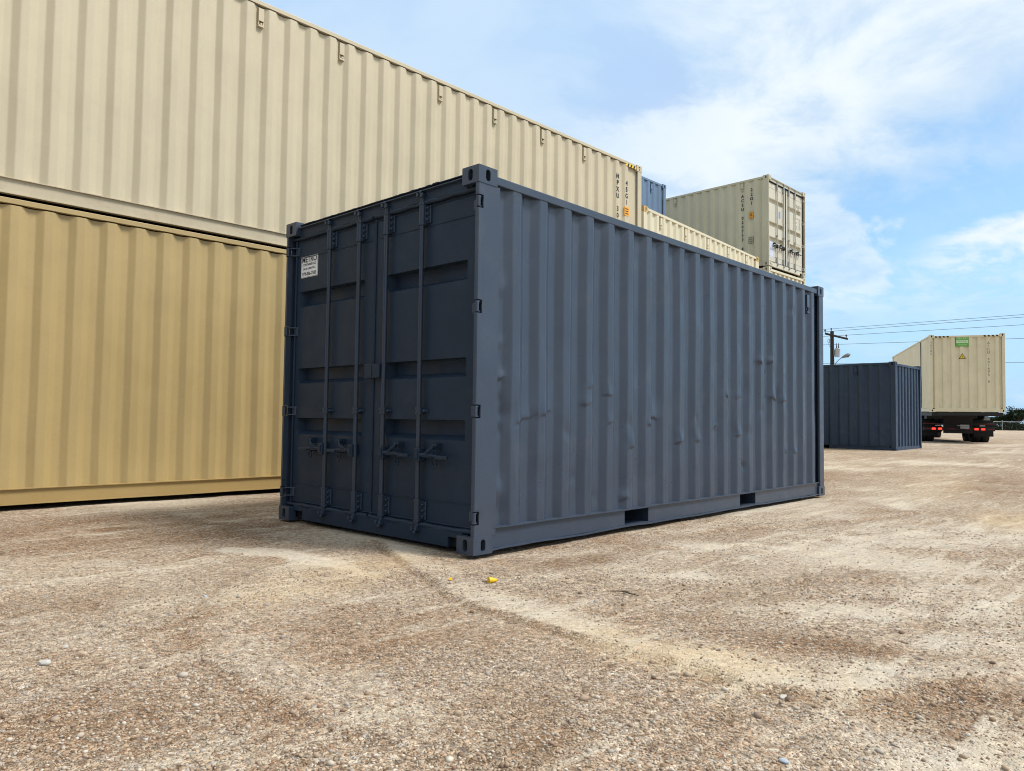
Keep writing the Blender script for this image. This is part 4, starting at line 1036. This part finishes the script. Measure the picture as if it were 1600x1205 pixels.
def tree(px, depth, hgt, wid, label, seed):
    rg = random.Random(seed); p = farpt(px, depth)
    T = tag(empty('broadleaf_tree', p), label, 'tree', 'dark trees along the far edge of the yard')
    mb = MB(); top = hgt*.55
    mb.tube([(0, 0, -.2), (.05*wid, 0, top*.5), (.02, .05, top)], [.16, .12, .06], 7)
    cl = []
    for k in range(7):
        a = rg.uniform(0, 6.28); e = Vector((math.cos(a)*wid*rg.uniform(.2, .42), math.sin(a)*wid*rg.uniform(.2, .42), hgt*rg.uniform(.55, .85)))
        mb.tube([(0, 0, top*rg.uniform(.4, .95)), e*.6+Vector((0, 0, .1)), e], [.07, .05, .02], 5); cl.append((e, rg.uniform(.18, .30)*wid))
    mb.build('trunk', M['bark'], T)
    for k in range(9): cl.append((Vector((rg.gauss(0, .25)*wid, rg.gauss(0, .25)*wid, hgt*rg.uniform(.30, .88))), rg.uniform(.14, .26)*wid))
    vs, fs = [], []
    for c, r in cl:
        for k in range(150):
            d = Vector((rg.gauss(0, 1), rg.gauss(0, 1), rg.gauss(0, 1))).normalized()*r*rg.uniform(.35, 1.05); d.z *= .75
            q = c+d
            if q.z < .15: continue
            a = Vector((rg.gauss(0, 1), rg.gauss(0, 1), rg.gauss(0, 1))).normalized(); bq = a.cross(d).normalized(); s = rg.uniform(.09, .19)
            i = len(vs); vs += [q-a*s, q+bq*s*.6, q+a*s, q-bq*s*.6]; fs.append((i, i+1, i+2, i+3))
    me = bpy.data.meshes.new('crown'); me.from_pydata(vs, [], fs); me.materials.append(M['leaf']); me.update()
    link('crown', me, T)
tl_ = [(1592, 156, 5.0, 4.6, 'tall dark tree at the right edge of the picture behind the fence'), (1574, 160, 3.7, 3.8, 'dark bushy tree behind the fence post right of the truck'),
       (1556, 170, 2.9, 3.8, 'low dark tree seen under the right corner of the truck container'), (1540, 176, 2.4, 3.4, 'lowest dark tree seen through the gap above the truck wheels'),
       (1613, 158, 4.4, 4.5, 'dark tree partly cut by the right edge of the picture'), (1583, 162, 3.2, 3.6, 'short dark tree between the two taller ones behind the fence'),
       (1526, 175, 2.6, 3.6, 'dark tree mostly hidden behind the truck chassis'), (1640, 165, 4.2, 5, 'dark tree beyond the right edge of the picture'), (1675, 170, 4.6, 5, 'dark tree far beyond the right edge of the picture'),]
for i, a in enumerate(tl_): tree(*a, seed=100+i)
# low undergrowth behind the fence
mb = MB(); rg = random.Random(5); vs, fs = [], []
for k in range(5200):
    px = rg.uniform(1490, 1720); p = farpt(px, rg.uniform(152.5, 156)); p.z += rg.uniform(0, 1.75)*rg.uniform(.35, 1); s = rg.uniform(.12, .30)
    a = Vector((rg.gauss(0, 1), rg.gauss(0, 1), rg.gauss(0, .6))).normalized(); bq = a.cross(Vector((rg.gauss(0, 1), rg.gauss(0, 1), rg.gauss(0, 1)))).normalized()
    i = len(vs); vs += [p-a*s, p+bq*s*.6, p+a*s, p-bq*s*.6]; fs.append((i, i+1, i+2, i+3))
me = bpy.data.meshes.new('undergrowth'); me.from_pydata(vs, [], fs); me.materials.append(M['leaf']); me.update()
tag(link('undergrowth', me), 'dark low scrub growing behind the far fence', 'undergrowth', kind='stuff')

# ------------------------------------------------------------------ small things on the gravel
CP = tag(empty('bottle_cap', (-.43, -.60, gz(-.43, -.60)+.012), (0, 0, R(-20))), 'yellow plastic cap lying on the gravel in front of the foreground container', 'cap')
mb = MB(); mb.tube([(-.024, 0, .003), (-.022, 0, .003), (.002, 0, .002), (.005, 0, .002), (.024, 0, 0)], [.015, .016, .014, .011, .007], 14); mb.build('cap_body', M['yplastic'], CP)
mb = MB(); mb.tube([(-.025, 0, .003), (-.022, 0, .003)], [.0185, .0185], 14); mb.build('rim', M['yplastic'], CP)
z = gz(-.62, -.46); mb = MB(); mb.prism([(-.014, -.006), (.008, -.009), (.015, .004), (-.004, .010)], 0, .007); mb.prism([(-.008, -.004), (.006, -.006), (.007, .004)], .007, .012)
tag(mb.build('plastic_scrap', M['yplastic'], None, (-.62, -.46, z+.004)), 'tiny yellow plastic scrap on the gravel left of the yellow cap', 'scrap')
z = max(gz(-.12, -1.2), gz(-.12, -1.33))
mb = MB(); mb.tube([(-.13, -1.19, z+.006), (-.115, -1.25, z+.012), (-.125, -1.30, z+.010), (-.12, -1.35, z+.006)], [.002, .004, .004, .002], 6); mb.tube([(-.115, -1.25, z+.012), (-.10, -1.275, z+.014)], [.004, .002], 5)
tag(mb.build('twig', M['twig']), 'dark twig lying on the gravel right of the yellow cap', 'twig')
def rock(x, y, r, mt, label, seed, sc=(1, .8, .6)):
    bm = bmesh.new(); bmesh.ops.create_icosphere(bm, subdivisions=3, radius=1); rg = random.Random(seed); fr = [Vector((rg.gauss(0, 1), rg.gauss(0, 1), rg.gauss(0, 1))).normalized() for _ in range(9)]
    for v in bm.verts:
        n = v.co.normalized(); k = min([1.0]+[.78/max(n.dot(f), .01) for f in fr if n.dot(f) > .3]); v.co = Vector((n.x*k*r*sc[0], n.y*k*r*sc[1], n.z*k*r*sc[2]))
    me = bpy.data.meshes.new('stone'); bm.to_mesh(me); bm.free(); me.materials.append(mt)
    tag(link('stone', me, None, (x, y, gz(x, y)+r*sc[2]*.45), rg.uniform(0, 6)), label, 'stone', 'larger stones on the gravel')
rock(-2.58, -.49, .021, M['stone'], 'white stone standing out at the left edge of the gravel', 1)
rock(-2.46, -.31, .014, M['stone'], 'tan flat stone just right of the white stone at left', 2, (1.2, .8, .5))
rock(-1.47, -2.69, .013, M['bluestone'], 'blue grey stone at the bottom edge of the picture', 3, (1.3, .9, .5))
rock(-1.01, -2.49, .012, M['stone'], 'pale flat stone by the yellowish track at lower right', 4, (1.6, .9, .35))
rock(-1.72, .12, .011, M['bluestone'], 'grey stone among gravel left of the yellowish sand', 5, (1.1, .9, .6))
